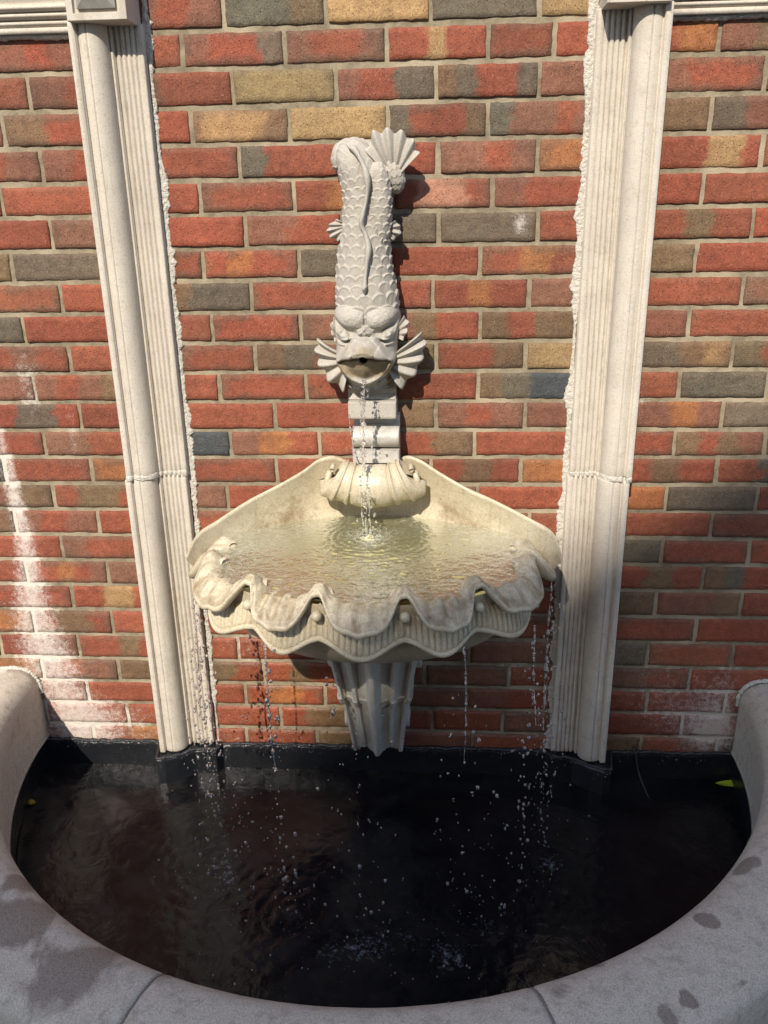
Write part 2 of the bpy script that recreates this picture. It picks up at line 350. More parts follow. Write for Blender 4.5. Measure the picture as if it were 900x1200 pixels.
for k in range(-1, 25):
    z1, z0 = ROWZ[k + 1], ROWZ[k + 2]
    L = [(float(a), float(b), c) for a, b, c in (e.split(',') for e in ROWS[k].split())]
    L.sort()
    fixed = [list(L[0])]
    for e in L[1:]:
        p = fixed[-1]
        if e[0] - p[1] > .03 or e[0] - p[1] < -.012:      # joint hidden behind a pilaster
            mid = (e[0] + p[1]) / 2
            if e[0] - p[1] > .10: fixed.append([p[1], e[0], 'R']); fixed.append(list(e)); continue
            p[1] = mid; fixed.append([mid, e[1], e[2]])
        else:
            p[1] = e[0]; fixed.append(list(e))
    for a, b, c in fixed: brick(a, b, z0, z1, c)
    a = fixed[0][0]
    while a > -3.0: brick(a - .205, a, z0, z1, rnd_code(), False); a -= .205
    b = fixed[-1][1]
    while b < 3.0: brick(b, b + .205, z0, z1, rnd_code(), False); b += .205
zt = ROWZ[0]; kk = 0
while zt < 1.2:
    x = -3.1 + (.1025 if kk % 2 else 0)
    while x < 3.1: brick(x, x + .205, zt, zt + .0685, rnd_code(), kk < 3); x += .205
    zt += .0685; kk += 1
zt = ROWZ[-1]
for kk in range(4):
    x = -3.1 + (.1025 if kk % 2 else 0)
    while x < 3.1: brick(x, x + .205, zt - .0677, zt, rnd_code(), False); x += .205
    zt -= .0677
bo = bricks.build('bricks', M['brick'], wall)
ca = bo.data.color_attributes.new('Col', 'FLOAT_COLOR', 'POINT')
cc = np.concatenate(COLS); cc = np.hstack([cc, np.ones((len(cc), 1))]).astype(np.float32); ca.data.foreach_set('color', cc.ravel())
mo = MB()
mx = np.concatenate([np.arange(-3.1, -1.3, .06), np.arange(-1.3, 1.1, .009), np.arange(1.1, 3.11, .06)]); mz = np.concatenate([np.arange(-1.97, .15, .006), np.arange(.15, 1.22, .05)])
X, Z = np.meshgrid(mx, mz, indexing='ij')
Y = .0042 + (fbm(X * 45, Z * 45, 3) - .45) * .0036
mo.grid(np.stack([X, Y, Z], -1), Stain=stain_at(X, Z))
mo.box(-3.1, 3.1, .024, .24, -1.97, 1.21)
mo.build('mortar_bed', M['mortar'], wall)

# ------------------------------------------------------------------ pilasters
PROF = [(0, 0), (.0015, .063), (.003, .065), (.0135, .065), (.015, .0635), (.0155, .055), (.018, .0545), (.0195, .0565)]
PROF += [(.0195 + .0155 * t, .0565 + .004 * math.sin(math.pi * t * .6)) for t in np.linspace(.1, 1, 6)]
PROF += [(.0353, .0585), (.0362, .0585)]
PROF += [(.0365 + .0305 * math.sin(t), .0265 + .0345 * math.cos(t)) for t in np.linspace(0, math.pi / 2 * .97, 14)]
PROF += [(.0675, .0235), (.0685, .0275), (.0722, .0275), (.0730, .0265), (.0735, .0175), (.0762, .0170)]
for i in range(4):
    b0 = .0765 + i * .0105
    PROF += [(b0 + .0105 * t, .0165 + .0055 * math.sin(math.pi * t) ** .7) for t in np.linspace(.02, .98, 8)]
PROF += [(.119, .0175), (.121, .0205), (.1305, .0205), (.132, .0195), (.1335, 0)]
PROF = np.array(PROF)
def shaft(x_outer, s, z0, z1, name, parent, dx=0):
    """moulded stone length; s=+1 when the profile runs to +x"""
    zs = np.concatenate([[z0, z0 + .002], np.linspace(z0 + .004, z1 - .004, 60), [z1 - .002, z1]])
    P = np.array(PROF)
    U = np.linspace(0, 1, len(P))
    V = np.zeros((len(zs), len(P), 3))
    for i, z in enumerate(zs):
        e = .0025 if i in (0, len(zs) - 1) else (.0008 if i in (1, len(zs) - 2) else 0)
        V[i, :, 0] = x_outer + dx + s * P[:, 0]
        V[i, :, 1] = -(P[:, 1] - np.where(P[:, 1] > 0, e, 0)) - (fbm(P[:, 0] * 30 + z * 4, z * 12 + P[:, 0] * 0, 2) - .4) * .0012 * (P[:, 1] > 0)
        V[i, :, 2] = z
    V[:, (0, -1), 1] = .006
    low = np.clip(1 - (P[:, 1] - np.minimum.reduce([np.roll(P[:, 1], k) for k in (-2, -1, 0, 1, 2)])) / .003, 0, 1)
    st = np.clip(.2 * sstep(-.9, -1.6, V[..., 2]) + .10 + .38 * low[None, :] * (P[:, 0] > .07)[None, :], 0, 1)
    mb = MB(); mb.grid(V, flip=(s > 0), Stain=st)
    for r_, fl in ((0, False), (len(zs) - 1, True)):
        idx = [r_ * len(P) + i for i in range(len(P))]
        mb.f.append(tuple(idx if (fl == (s > 0)) else idx[::-1]))
    return mb.build(name, M['cast'], parent)
def caulk_bead(xc, z0, z1, w, parent, seed, h=.0055, name='caulk_bead'):
    n = int((z1 - z0) / .0016); zs = np.linspace(z0, z1, n); m = 13
    T = np.linspace(0, 1, m)
    V = np.zeros((n, m, 3))
    w = w * (.35 + 1.3 * noise2(zs * 14 + seed * 7, zs * 0 + 1))
    wl = w * (.25 + 1.5 * fbm(zs * 70 + seed, zs * 0 + seed, 5)); wr = w * (.25 + 1.5 * fbm(zs * 85 + seed + 9, zs * 0 + seed * 2, 5))
    for j, t in enumerate(T):
        V[:, j, 0] = xc - wl + (wl + wr) * t
        V[:, j, 1] = -h * np.sin(math.pi * t) ** .6 * (.6 + 1.0 * (fbm(zs * 130 + j * 1.2, zs * 0 + seed + j * 1.5, 4) - .25)) + (.012 if j in (0, m - 1) else 0)
        V[:, j, 2] = zs
    mb = MB(); mb.grid(V); return mb.build(name, M['caulk'], parent)
def pilaster(x_outer, s, label):
    root = empty('stone_pilaster', (x_outer + s * .066, -.02, -1.68))
    tag(root, label, 'pilaster', 'pilasters framing the fountain niche')
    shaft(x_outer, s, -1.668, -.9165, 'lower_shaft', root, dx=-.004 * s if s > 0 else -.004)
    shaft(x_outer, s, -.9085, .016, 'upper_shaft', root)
    # mortar joint following the profile, lumpy
    P = PROF; mb = MB(); n = 10
    V = np.zeros((len(P), n, 3))
    for i, (u, h) in enumerate(P):
        th = np.linspace(0, 2 * math.pi, n, endpoint=False); r = .0062 * (.5 + 1.2 * fbm(np.array(u * 260 + s * 3), np.array(.3), 4))
        wz = -.9125 + .004 * (noise2(u * 60 + 5 * s, .5) - .5)
        V[i, :, 0] = x_outer + s * u; V[i, :, 1] = -(h - .001) + np.cos(th) * r * .38; V[i, :, 2] = wz + np.sin(th) * r
    mb.grid(V, wv=True); mb.build('mortar_joint', M['caulk'], root)
    inner = x_outer + s * .1335
    caulk_bead(inner + s * .004, -1.67, .09, .0080 if s > 0 else .0115, root, 3.3 + s)
    caulk_bead(x_outer + (-.001) * s, -1.67, .02, .0035, root, 8.1 + s, .006)
    # capital block
    cap = empty('capital', root.location); cap.parent = root; cap.matrix_parent_inverse = Matrix.Translation(-root.location); cap.location = root.location
    xa = x_outer + s * .010; xb = x_outer + s * .127
    a, b = min(xa, xb), max(xa, xb)
    z0, z1 = .0125, .142; yf = -.0815
    bm = MB()
    # block with a recessed panel in its front: concentric rectangles
    def rect(x0, x1, zz0, zz1, y): return [(x0, y, zz0), (x1, y, zz0), (x1, y, zz1), (x0, y, zz1)]
    rings = [rect(a, b, z0, z1, .004), rect(a, b, z0, z1, yf + .001), rect(a + .001, b - .001, z0 + .001, z1 - .001, yf),
             rect(a + .013, b - .013, z0 + .012, z1 - .013, yf), rect(a + .015, b - .015, z0 + .014, z1 - .015, yf + .007)]
    bm.grid(np.array(rings), wv=True, Stain=.1)
    nb = bm.n; bm.f.append(tuple(range(nb - 4, nb)))
    bm.f.append((0, 3, 2, 1))
    blk = bm.build('block', M['cast'], cap, smooth=False)
    pm = MB(); r2 = [rect(a + .021, b - .021, z0 + .020, z1 - .020, yf + .0068), rect(a + .021, b - .021, z0 + .020, z1 - .020, yf + .001), rect(a + .036, b - .036, z0 + .036, z1 - .036, yf - .007)]
    pm.grid(np.array(r2), wv=True, Stain=.35); nb = pm.n; pm.f.append(tuple(range(nb - 4, nb)))
    pm.build('raised_boss', M['boss'], cap, smooth=False)
    return root
M['boss'] = mat_stone('weathered_boss', lin(170, 166, 156, .8), lin(140, 136, 126, .8), lin(120, 114, 100, .8))
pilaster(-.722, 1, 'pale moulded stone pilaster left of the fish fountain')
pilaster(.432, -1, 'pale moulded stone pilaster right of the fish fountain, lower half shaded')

def moulding(x0, x1, label, zoff, n=3):
    root = empty('stone_moulding', ((x0 + x1) / 2, 0, zoff)); tag(root, label, 'moulding', 'horizontal mouldings beside the capitals')
    pr = [(0, 0), (0, .018), (.010, .018), (.0105, .010)]
    for i in range(n):
        b0 = .0115 + .0125 * i; h0 = .014 + .007 * i
        pr += [(b0 + .0115 * t, h0 + .008 * math.sin(math.pi * t) ** .7) for t in np.linspace(.03, .97, 8)] + [(b0 + .012, h0 + .001)]
    zt = pr[-1][0]
    pr += [(zt + .004, .03), (zt + .016, .036), (zt + .028, .05), (zt + .036, .06), (zt + .05, .062), (zt + .05, 0)]
    pr = np.array(pr); xs = np.linspace(x0, x1, 60)
    V = np.zeros((len(xs), len(pr), 3)); V[..., 0] = xs[:, None]; V[..., 1] = -pr[:, 1]; V[..., 2] = zoff + pr[:, 0]
    V[..., 1] -= (fbm(V[..., 0] * 20, V[..., 2] * 90, 2) - .4) * .0012
    V[:, (0, -1), 1] = .006
    mb = MB(); mb.grid(V, Stain=.2)
    for r_, fl in ((0, True), (len(xs) - 1, False)):
        idx = [r_ * len(pr) + i for i in range(len(pr))]; mb.f.append(tuple(idx[::-1] if fl else idx))
    mb.build('reeded_band', M['cast'], root)
    # mortar under it
    n_ = int((x1 - x0) / .004); xs = np.linspace(x0, x1, n_); T = np.linspace(0, 1, 7); V = np.zeros((n_, 7, 3))
    lo = .011 + .008 * (fbm(xs * 90, xs * 0 + 2, 4) - .4)
    for j, t in enumerate(T):
        V[:, j, 0] = xs; V[:, j, 2] = zoff + .002 - (lo) * (1 - t); V[:, j, 1] = -.010 * np.sin(math.pi * (t * .8 + .1)) ** .7 + (fbm(xs * 120 + j, xs * 0 + j, 3) - .4) * .004 + (.012 if j in (0,) else 0)
    mb = MB(); mb.grid(V); mb.build('caulk_bead', M['caulk'], root)
moulding(-3.0, -.715, 'reeded stone moulding running left from the left capital', .005)
moulding(.425, 3.0, 'stone moulding running right from the right capital', .001, 2)
# ------------------------------------------------------------------ fish sculpture
# the carving is drawn in its own units (u across, v down, about 1.75 mm each) and put on the wall here
def FX(u, v): return (-.1435 - (v - 150) * 4.2e-5) + (u - 430) * (.00170 + (v - 150) * 4.6e-7)
def FZ(v): return -.1857 - (v - 150) * .001563 - (v - 150) ** 2 * 4.35e-7
def scales(a, b, e=.75):
    """overlapping fish scales: a across (one scale = 1), b along; rounded free ends towards +b"""
    h = np.zeros_like(a); done = np.zeros(a.shape, bool); rim = np.zeros_like(a)
    j0 = np.floor(b)
    for dj in (-1, 0, 1, 2):
        j = j0 + dj
        c = a - .5 * (np.mod(j, 2)); x = c - np.round(c)
        top = j - 1 + e + np.sqrt(np.clip(1 - (2 * x) ** 2 * .95, 0, 1)) * .62
        m = (~done) & (b < top)
        d = top - b
        h = np.where(m, 1 - np.clip(d, 0, 1.6) * .62, h)
        rim = np.where(m, np.exp(-((d - .12) / .10) ** 2) - 1.2 * np.exp(-(d / .07) ** 2), rim)
        done |= m
    return h + .25 * rim
fish = empty('fish_fountain', (-.155, -.01, -.84))
tag(fish, 'carved pale stone fish standing on its head, water running from its open mouth', 'fish sculpture')
DIRT = []
def fish_tube(path, rad, nu, nv, ys=.9, sc=(9, 3), amp=.0028, cap=True, fall=None):
    P = catmull(path, nv); r = catmull(np.array(rad)[:, None], nv)[:, 0]
    W = np.stack([FX(P[:, 0], P[:, 1]), -P[:, 2], FZ(P[:, 1])], -1)
    T = np.gradient(W, axis=0); T /= np.linalg.norm(T, axis=1)[:, None]
    s = np.concatenate([[0], np.cumsum(np.linalg.norm(np.diff(W, axis=0), axis=1))])
    a0 = np.array([0, -1., 0]); th = np.linspace(0, 2 * np.pi, nu, endpoint=False)
    V = np.zeros((nv, nu, 3)); DIRT.clear()
    for i in range(nv):
        b = np.cross(T[i], a0); b /= np.linalg.norm(b); a = np.cross(b, T[i])
        A = th * sc[0] / (2 * math.pi); B = np.full_like(A, s[i] * sc[1])
        k = 1.0 if fall is None else fall(s[i] / s[-1])
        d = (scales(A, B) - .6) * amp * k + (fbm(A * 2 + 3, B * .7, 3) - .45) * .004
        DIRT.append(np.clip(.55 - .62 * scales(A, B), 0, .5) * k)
        V[i] = W[i] + (r[i] + d)[:, None] * (ys * np.cos(th)[:, None] * a + np.sin(th)[:, None] * b)
    return V
def tube_mesh(V, mb, **at):
    mb.grid(V, wv=True, Stain=np.array(DIRT))
    n, m = V.shape[:2]; base = mb.n - n * m
    c0 = V[0].mean(0); c1 = V[-1].mean(0)
    mb.add([c0, c1], [], Stain=0)
    for i in range(m):
        mb.f.append((base + (i + 1) % m, base + i, mb.n - 2)); mb.f.append((base + (n - 1) * m + i, base + (n - 1) * m + (i + 1) % m, mb.n - 1))
mb = MB()
V = fish_tube([(431, 452, .030), (431, 420, .040), (430, 385, .044), (430, 350, .050), (427, 318, .050), (427, 285, .050), (428, 250, .048), (426, 222, .048), (421, 201, .050), (415, 187, .050), (408, 180, .044), (405, 180, .030)],
              [.050, .060, .064, .066, .060, .053, .0475, .0445, .043, .041, .032, .006], 220, 440, .92, (13, 52), .0056, fall=lambda t: .9 if t < .78 else max(.12, .9 - (t - .78) * 4.5))
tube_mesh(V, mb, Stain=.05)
V = fish_tube([(406, 204, .030), (405, 194, .030), (404, 180, .032), (413, 172, .030), (430, 176, .030), (448, 184, .040), (459, 197, .052), (463, 209, .052), (463, 220, .046), (462, 226, .04)],
              [.003, .026, .030, .022, .021, .022, .021, .020, .014, .003], 90, 170, .9, (12, 95), .0022)
tube_mesh(V, mb, Stain=.05)
# right-hand fold of the body beside the ridge
V = fish_tube([(444, 300, .060), (444, 270, .066), (444, 240, .068), (443, 215, .069), (441, 198, .068), (440, 190, .055)],
              [.012, .024, .027, .025, .019, .004], 80, 200, .9, (8, 62), .0042)
tube_mesh(V, mb, Stain=.05)
# throat block the head is carved from
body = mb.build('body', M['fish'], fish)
# dorsal ridge
P = catmull([(406, 168, .070), (416, 174, .086), (424, 186, .095), (430, 200, .0985), (433, 216, .099), (431, 234, .0985), (427, 250, .099), (426, 262, .100), (431, 274, .102), (434, 290, .105), (432, 308, .108), (430, 326, .112), (430, 340, .114)], 160)
W = np.stack([FX(P[:, 0], P[:, 1]), -P[:, 2], FZ(P[:, 1])], -1)
n = 10; th = np.linspace(0, 2 * math.pi, n, endpoint=False); V = np.zeros((160, n, 3)); w = .0052 * np.minimum(1, np.minimum(np.arange(160) / 12, (159 - np.arange(160)) / 8) + .15)
w = w * (1 + .25 * np.sin(np.arange(160) * .17))
for i in range(160):
    V[i] = W[i] + np.stack([np.cos(th) * w[i], -np.maximum(np.sin(th), -1) * w[i] * 1.9, np.cos(th) * w[i] * .5], -1)
mb = MB(); mb.grid(V, wv=True, flip=True); mb.build('dorsal_ridge', M['fish'], fish)

def fan(name, root, h0, tips, h1, thick=.007, amp=.008, rootw=.35, finger=None, sweep=0.):
    """pleated fin: ribs run from root to the tips, rounded between"""
    n = len(tips); nu = n * 14; nv = 26
    tip = catmull(np.array(tips, float), nu); a = np.linspace(0, n - 1, nu)
    lobe = .75 * (.5 + .5 * np.cos(2 * math.pi * a)) + .25 * np.abs(np.cos(math.pi * a)) ** .9             # 1 at a rib, 0 between
    tv = np.linspace(0, 1, nv)
    F = np.zeros((nu, nv, 3)); B = np.zeros((nu, nv, 3))
    ru = root[0] + (tip[:, 0] - tip[:, 0].mean()) * rootw; rv = root[1] + (tip[:, 1] - tip[:, 1].mean()) * rootw
    for j, t in enumerate(tv):
        k = t * (.88 + .12 * lobe)
        u = ru + (tip[:, 0] - ru) * k; v = rv + (tip[:, 1] - rv) * k
        h = h0 + (h1 - h0) * t + sweep * t * t + amp * (lobe - .5) * (.25 + .75 * t) + amp * .5 * math.sin(math.pi * t)
        edge = math.sqrt(max(0, 1 - max(0, (t - .86) / .14) ** 2)) if t > .86 else 1
        F[:, j] = np.stack([FX(u, v), -(h - thick * .5 * (1 - edge)), FZ(v)], -1)
        B[:, j] = np.stack([FX(u, v), -(h - thick - amp * .2 + thick * .5 * (1 - edge)), FZ(v)], -1)
    mb = MB(); loop = np.concatenate([F, B[:, ::-1]], 1); mb.grid(loop, wv=True, Stain=.04)
    m = loop.shape[1]
    mb.f.append(tuple(range(m))); mb.f.append(tuple(range((nu - 1) * m, nu * m))[::-1])
    return mb.build(name, M['fish'], fish)
fan('tail_fin', (461, 203), .060, [(428, 176), (437, 153), (454, 150), (471, 153), (485, 164), (492, 180)], .074, amp=.012, rootw=.16, thick=.009)
fan('pectoral_fin', (462, 424), .068, [(495, 388), (501, 402), (497, 421), (488, 440), (472, 457)], .062, amp=.021, rootw=.30, thick=.026)
fan('pectoral_fin', (401, 424), .066, [(370, 395), (367, 409), (371, 427), (383, 447), (402, 461)], .062, amp=.021, rootw=.30, thick=.026)
fan('gill_fin', (466, 388), .060, [(474, 368), (480, 376), (478, 388), (473, 398)], .068, amp=.008, thick=.008)
fan('gill_fin', (394, 390), .060, [(391, 369), (387, 378), (388, 389), (392, 399)], .068, amp=.008, thick=.008)
fan('side_fin', (402, 264), .060, [(394, 254), (385, 260), (382, 268), (386, 276), (396, 281)], .058, amp=.009, thick=.008)
fan('side_fin', (455, 267), .060, [(463, 257), (469, 263), (470, 273), (461, 281)], .058, amp=.009, thick=.008)

# head: polar relief over the front of the body
HO = np.array([(430, 338), (447, 343), (462, 353), (469, 368), (468, 384), (466, 400), (465, 418), (458, 432), (446, 443), (430, 449), (413, 444), (401, 433), (394, 418), (393, 400), (391, 384), (390, 368), (398, 352), (413, 342), (430, 338)], float)
nt, nr = 260, 150
ho = catmull(HO, nt + 1)[:-1]
rr = np.sin(np.linspace(0, 1, nr) * math.pi / 2); rr[0] = .002
cu_, cv_ = 430, 398
Uh = cu_ + (ho[:, 0] - cu_)[None, :] * rr[:, None]; Vh = cv_ + (ho[:, 1] - cv_)[None, :] * rr[:, None]
def ell(cx, cy, rx, ry, rot=0, p=.5):
    c, s = math.cos(R(rot)), math.sin(R(rot)); x = Uh - cx; y = Vh - cy
    d = ((c * x + s * y) / rx) ** 2 + ((-s * x + c * y) / ry) ** 2
    return np.clip(1 - d, 0, 1) ** p
def seg(pts, w):
    d = np.full(Uh.shape, 1e9); q = catmull(pts, 60)
    for x, y in q: d = np.minimum(d, (Uh - x) ** 2 + (Vh - y) ** 2)
    return np.exp(-d / w ** 2)
dome = np.sqrt(np.clip(1 - rr ** 2.6, 0, 1))[:, None]
h = .048 + .062 * dome * np.ones_like(Uh)
h = h + (fbm(Uh * .12, Vh * .12, 3) - .45) * .004 * dome
# snout wedge
ml = 410 + .0085 * (Uh - 430) ** 2                        # mouth line
wid = 35 * np.clip((Vh - 376) / 42, 0.02, 1) ** .85
up = np.clip(1 - ((Uh - 430) / wid) ** 2, 0, 1) ** .8 * sstep(374, 384, Vh) * (Vh < ml)
upl = up * (.016 + .046 * sstep(378, 408, Vh))
low_c = 420 + 29 * np.sqrt(np.clip(1 - ((Uh - 430) / 35.5) ** 2, 0, 1))    # lower lip curve
inl = (Vh >= ml) & (Vh < low_c)
k = np.clip((Vh - ml) / np.maximum(low_c - ml, 1), 0, 1)
lol = inl * (.044 - .030 * k + .004 * np.sin(k * 3)) * np.clip(1 - np.abs(Uh - 430) / 37, 0, 1) ** .45
h = h + upl + lol
h = h + .023 * seg([(397, 417), (404, 429), (415, 440), (430, 445.5), (445, 440), (456, 429), (463, 417)], 5.0)      # lower lip
h = h + .006 * seg([(398, 416), (412, 408), (430, 402), (446, 408), (461, 415)], 3.0)                            # upper lip edge
h = h - .010 * seg([(399, 419), (412, 414), (430, 410.5), (447, 414), (461, 418)], 1.6)
h = h + .009 * seg([(398, 417), (410, 402), (421, 388), (430, 379)], 2.2) + .009 * seg([(462, 417), (450, 402), (439, 388), (430, 379)], 2.2)
h = np.where((Uh - 429.5) ** 2 + (Vh - 412.5) ** 2 < 4.9 ** 2, h - .060, h)
# brows, the fold under them, eyes
br_ = np.maximum(ell(411, 364, 24, 16, 16, .7), ell(449, 364, 23, 16, -18, .7))
h = h + (.017 + .003 * fbm(Uh * .5, Vh * .5, 3)) * br_
h = h - .012 * seg([(391, 370), (403, 380), (417, 386), (430, 389), (443, 386), (457, 380), (468, 368)], 2.8)
h = h - .010 * seg([(430, 350), (430, 362), (430, 376)], 1.5)
for sx in (-1, 1):
    h = h + .015 * ell(430 + sx * 27, 387, 9.5, 6.2, sx * -32)
    h = h - .007 * ell(430 + sx * 26, 385.5, 3.2, 2.6, 0)
    h = h + .007 * seg([(430 + sx * 36, 380), (430 + sx * 32, 392), (430 + sx * 22, 393), (430 + sx * 13, 389)], 1.6)
    h = h + .006 * seg([(430 + sx * 37, 384), (430 + sx * 34, 397), (430 + sx * 24, 399)], 1.5)
    h = h - .006 * seg([(430 + sx * 34, 388), (430 + sx * 29, 395.5), (430 + sx * 18, 395)], 1.2)
    h = h + .010 * ell(430 + sx * 24, 407, 11, 13, sx * 20)
st = np.clip((upl > .004) * .55 * sstep(388, 402, Vh) * np.clip(1.4 - np.abs(Uh - 430) / 28, 0, 1) + inl * .8 * (1 - sstep(.55, .85, k)), 0, 1) + .05
V = np.stack([FX(Uh, Vh), -h, FZ(Vh)], -1)
skirt = V[-1:].copy(); skirt[..., 1] = -.03; 
mb = MB(); mb.grid(np.concatenate([V, skirt]), wv=True, Stain=np.concatenate([st, st[-1:] * .5]))
mb.build('head', M['fish'], fish)
# near-black plug, colour standing for the shade inside the spout hole
mb = MB(); mb.tube([(FX(429.5, 412.5), -.070, FZ(412.5)), (FX(429.5, 412.5), -.128, FZ(412.5))], [.0084, .0084], 20)
mb.build('spout_hole_shade', mat_plain('hole_shade_black', (.02, .018, .016), .5), fish)
mb = MB(); pr = [(.004, 436), (.040, 436), (.044, 449), (.046, 458), (.040, 464), (.048, 468), (.050, 470), (.004, 470)]
def slab(mb, pr, u0, u1, n=16, bev=1.2, st=.1):
    us = np.concatenate([[u0, u0 + bev], np.linspace(u0 + 2 * bev, u1 - 2 * bev, n), [u1 - bev, u1]])
    V = np.zeros((len(us), len(pr), 3))
    for i, u in enumerate(us):
        e = .0015 if i in (0, len(us) - 1) else 0
        for j, (hh, v) in enumerate(pr):
            V[i, j] = (FX(u, 490), -(hh - e if hh > .01 else hh), FZ(v))
    mb.grid(V, flip=True, Stain=st)
    b = mb.n - V.shape[0] * V.shape[1]; m = len(pr)
    mb.f.append(tuple(b + i for i in range(m))); mb.f.append(tuple(b + (len(us) - 1) * m + i for i in range(m))[::-1])
slab(mb, pr, 407, 464); mb.build('throat', M['fish'], fish, smooth=False)

brk = empty('stone_bracket', (-.155, -.01, -.86))
tag(brk, 'square moulded stone bracket block between the fish head and the shell basin', 'bracket')
mb = MB(); slab(mb, [(.004, 470.5), (.069, 470.5), (.075, 472), (.076, 489), (.074, 491), (.004, 491)], 408.5, 465, st=.15); mb.build('top_slab', M['fish'], brk, smooth=False)
mb = MB()
arc = [(.044 + .030 * math.sin(t), 503 + 13 - 13 * math.cos(t)) for t in np.linspace(.1, math.pi - .1, 30)]
slab(mb, [(.004, 491.2), (.034, 491.2), (.034, 501)] + arc + [(.040, 529.5), (.072, 530), (.072, 545), (.004, 545)], 412, 468, st=.35); mb.build('roll', M['pedestal'], brk, smooth=False)

# ------------------------------------------------------------------ shell basin
CX, CY, WZ = -.142, -.27, -1.012
AX, BY = .325, .205
def bowl_pt(al, s, z, a=AX, b=BY):
    """point at angle al from the front, s metres outside the water ellipse"""
    bb = np.where(np.abs(al) > math.pi / 2, .235, b)
    dx, dy = np.sin(al), np.cos(al)
    nx = dx * a; ny = -dy * bb
    L = np.sqrt((dx / a) ** 2 + (dy / bb) ** 2); ox = dx / a / L; oy = -dy / bb / L
    return np.stack([CX + nx + s * ox, CY + ny + s * oy, z + 0 * nx], -1)
basin = empty('shell_basin', (CX, -.2, -1.28))
tag(basin, 'yellowed stone scallop shell basin full of water below the fish', 'basin')
pk = np.radians([-104, -78, -40, -14, 14, 40, 78, 104])
def lobe_w(al):
    i = np.clip(np.searchsorted(pk, al, side='right') - 1, 0, len(pk) - 2)
    ph = np.clip((al - pk[i]) / (pk[i + 1] - pk[i]), 0, 1)
    return np.sin(math.pi * ph), ph
na = 760; al = np.linspace(pk[0], pk[-1], na)
w, ph = lobe_w(al)
ribs = np.cos(2 * math.pi * 5 * (ph + .03 * np.sin(al * 9)))
w = .66 * sstep(.10, .72, w) + .34 * w ** 2
S = .016 + .042 * w; Ze = -.996 - .053 * w; z0 = -.996 + .002 * (1 - w) ** 2
# the side lobes run out lower and wider
tt = np.concatenate([np.linspace(0, 1, 44)])
rows = []; stn = []
for t in tt:
    s = -.055 + (S + .055) * t ** .85
    crest = np.exp(-((t - .72) / .25) ** 2)
    zz = z0 - .06 * (1 - t) ** 2.8 + (Ze - z0) * t ** 2.4
    zz = zz + (1 - w) ** 2 * .007 * (1 - sstep(R(86), R(98), np.abs(al))) * sstep(.15, .75, t) * (1 - .45 * sstep(.8, 1, t)) + (1 - w) ** 1.2 * .004 * crest
    zz = zz + (.0050 * (ribs + .3 * np.cos(al * 71)) * w ** .5) * sstep(.15, .7, t) * (1 - .75 * sstep(.86, 1, t)) + (fbm(al * 9 + 4, t * 3 + al * 0, 4) - .45) * .011
    rows.append(bowl_pt(al, s, zz)); stn.append(np.full(na, .14 + .34 * t) + .34 * (fbm(al * 26, al * 0 + t, 3) - .35) * t + .25 * (fbm(al * 5, al * 0 + t * 2, 3) - .3))
s1 = S; z1_ = rows[-1][:, 2]
for k_, (ds, dz) in enumerate([(.0035, -.003), (.0045, -.008), (.002, -.0125), (-.005, -.015), (-.014, -.012), (-.03, .0), (-.05, .012)]):
    rows.append(bowl_pt(al, np.maximum(s1 + ds, -.02 - .001 * k_), np.minimum(z1_ + dz, -.99 - .002 * k_))); stn.append(np.full(na, .35 if k_ < 4 else .1))
mb = MB(); mb.grid(np.array(rows), flip=False, Stain=np.array(stn))
mb.build('scalloped_rim', M['basin'], basin)
# crest hoods and the little balls under them
for i, a in enumerate(pk[2:-2]):
    c = bowl_pt(np.array([a]), .022, -1.034)[0]
    th = np.linspace(0, math.pi, 14); ph2 = np.linspace(0, 2 * math.pi, 24, endpoint=False)
    T_, Q_ = np.meshgrid(th, ph2, indexing='ij')
    r_ = .0105
    mb = MB(); mb.grid(np.stack([c[0] + r_ * np.sin(T_) * np.cos(Q_), c[1] + r_ * np.sin(T_) * np.sin(Q_), c[2] - .006 + r_ * np.cos(T_)], -1), wv=True, flip=True, Stain=.1)
    mb.build('rim_ball', M['basin'], basin)
# fluted frieze and its rope edge
na2 = 1500; al2 = np.linspace(R(-106), R(106), na2); w2, ph2 = lobe_w(al2)
arc_s = np.concatenate([[0], np.cumsum(np.linalg.norm(np.diff(bowl_pt(al2, .02, 0), axis=0), axis=1))])
flute = np.abs(np.cos(arc_s / .0112 * math.pi)) ** .7
zb = -1.089 - .030 * w2 ** 2; zt_ = -1.055 + .030 * (1 - w2) ** 2
sb = .008 + .018 * w2 - .012 * sstep(R(80), R(106), np.abs(al2))
rows = []; stn = []
for t in np.linspace(0, 1, 12):
    env = sstep(0, .12, t) * (1 - sstep(.9, 1, t))
    rows.append(bowl_pt(al2, sb - .014 * (1 - t) + .0055 * flute * env, zt_ + (zb - zt_) * t)); stn.append(np.full(na2, .12 + .12 * (1 - flute.mean())))
mb = MB(); mb.grid(np.array(rows), flip=False, Stain=np.array(stn)); mb.build('fluted_frieze', M['basin'], basin)
mb = MB(); n = 12; th = np.linspace(0, 2 * math.pi, n, endpoint=False)
sel = slice(None, None, 2); V = np.zeros((len(al2[sel]), n, 3))
for j, t in enumerate(th): V[:, j] = bowl_pt(al2[sel], sb[sel] + .001 + .0058 * math.cos(t), zb[sel] - .004 + .0062 * math.sin(t))
mb.grid(V, wv=True, Stain=.15); mb.build('edge_bead', M['basin'], basin)
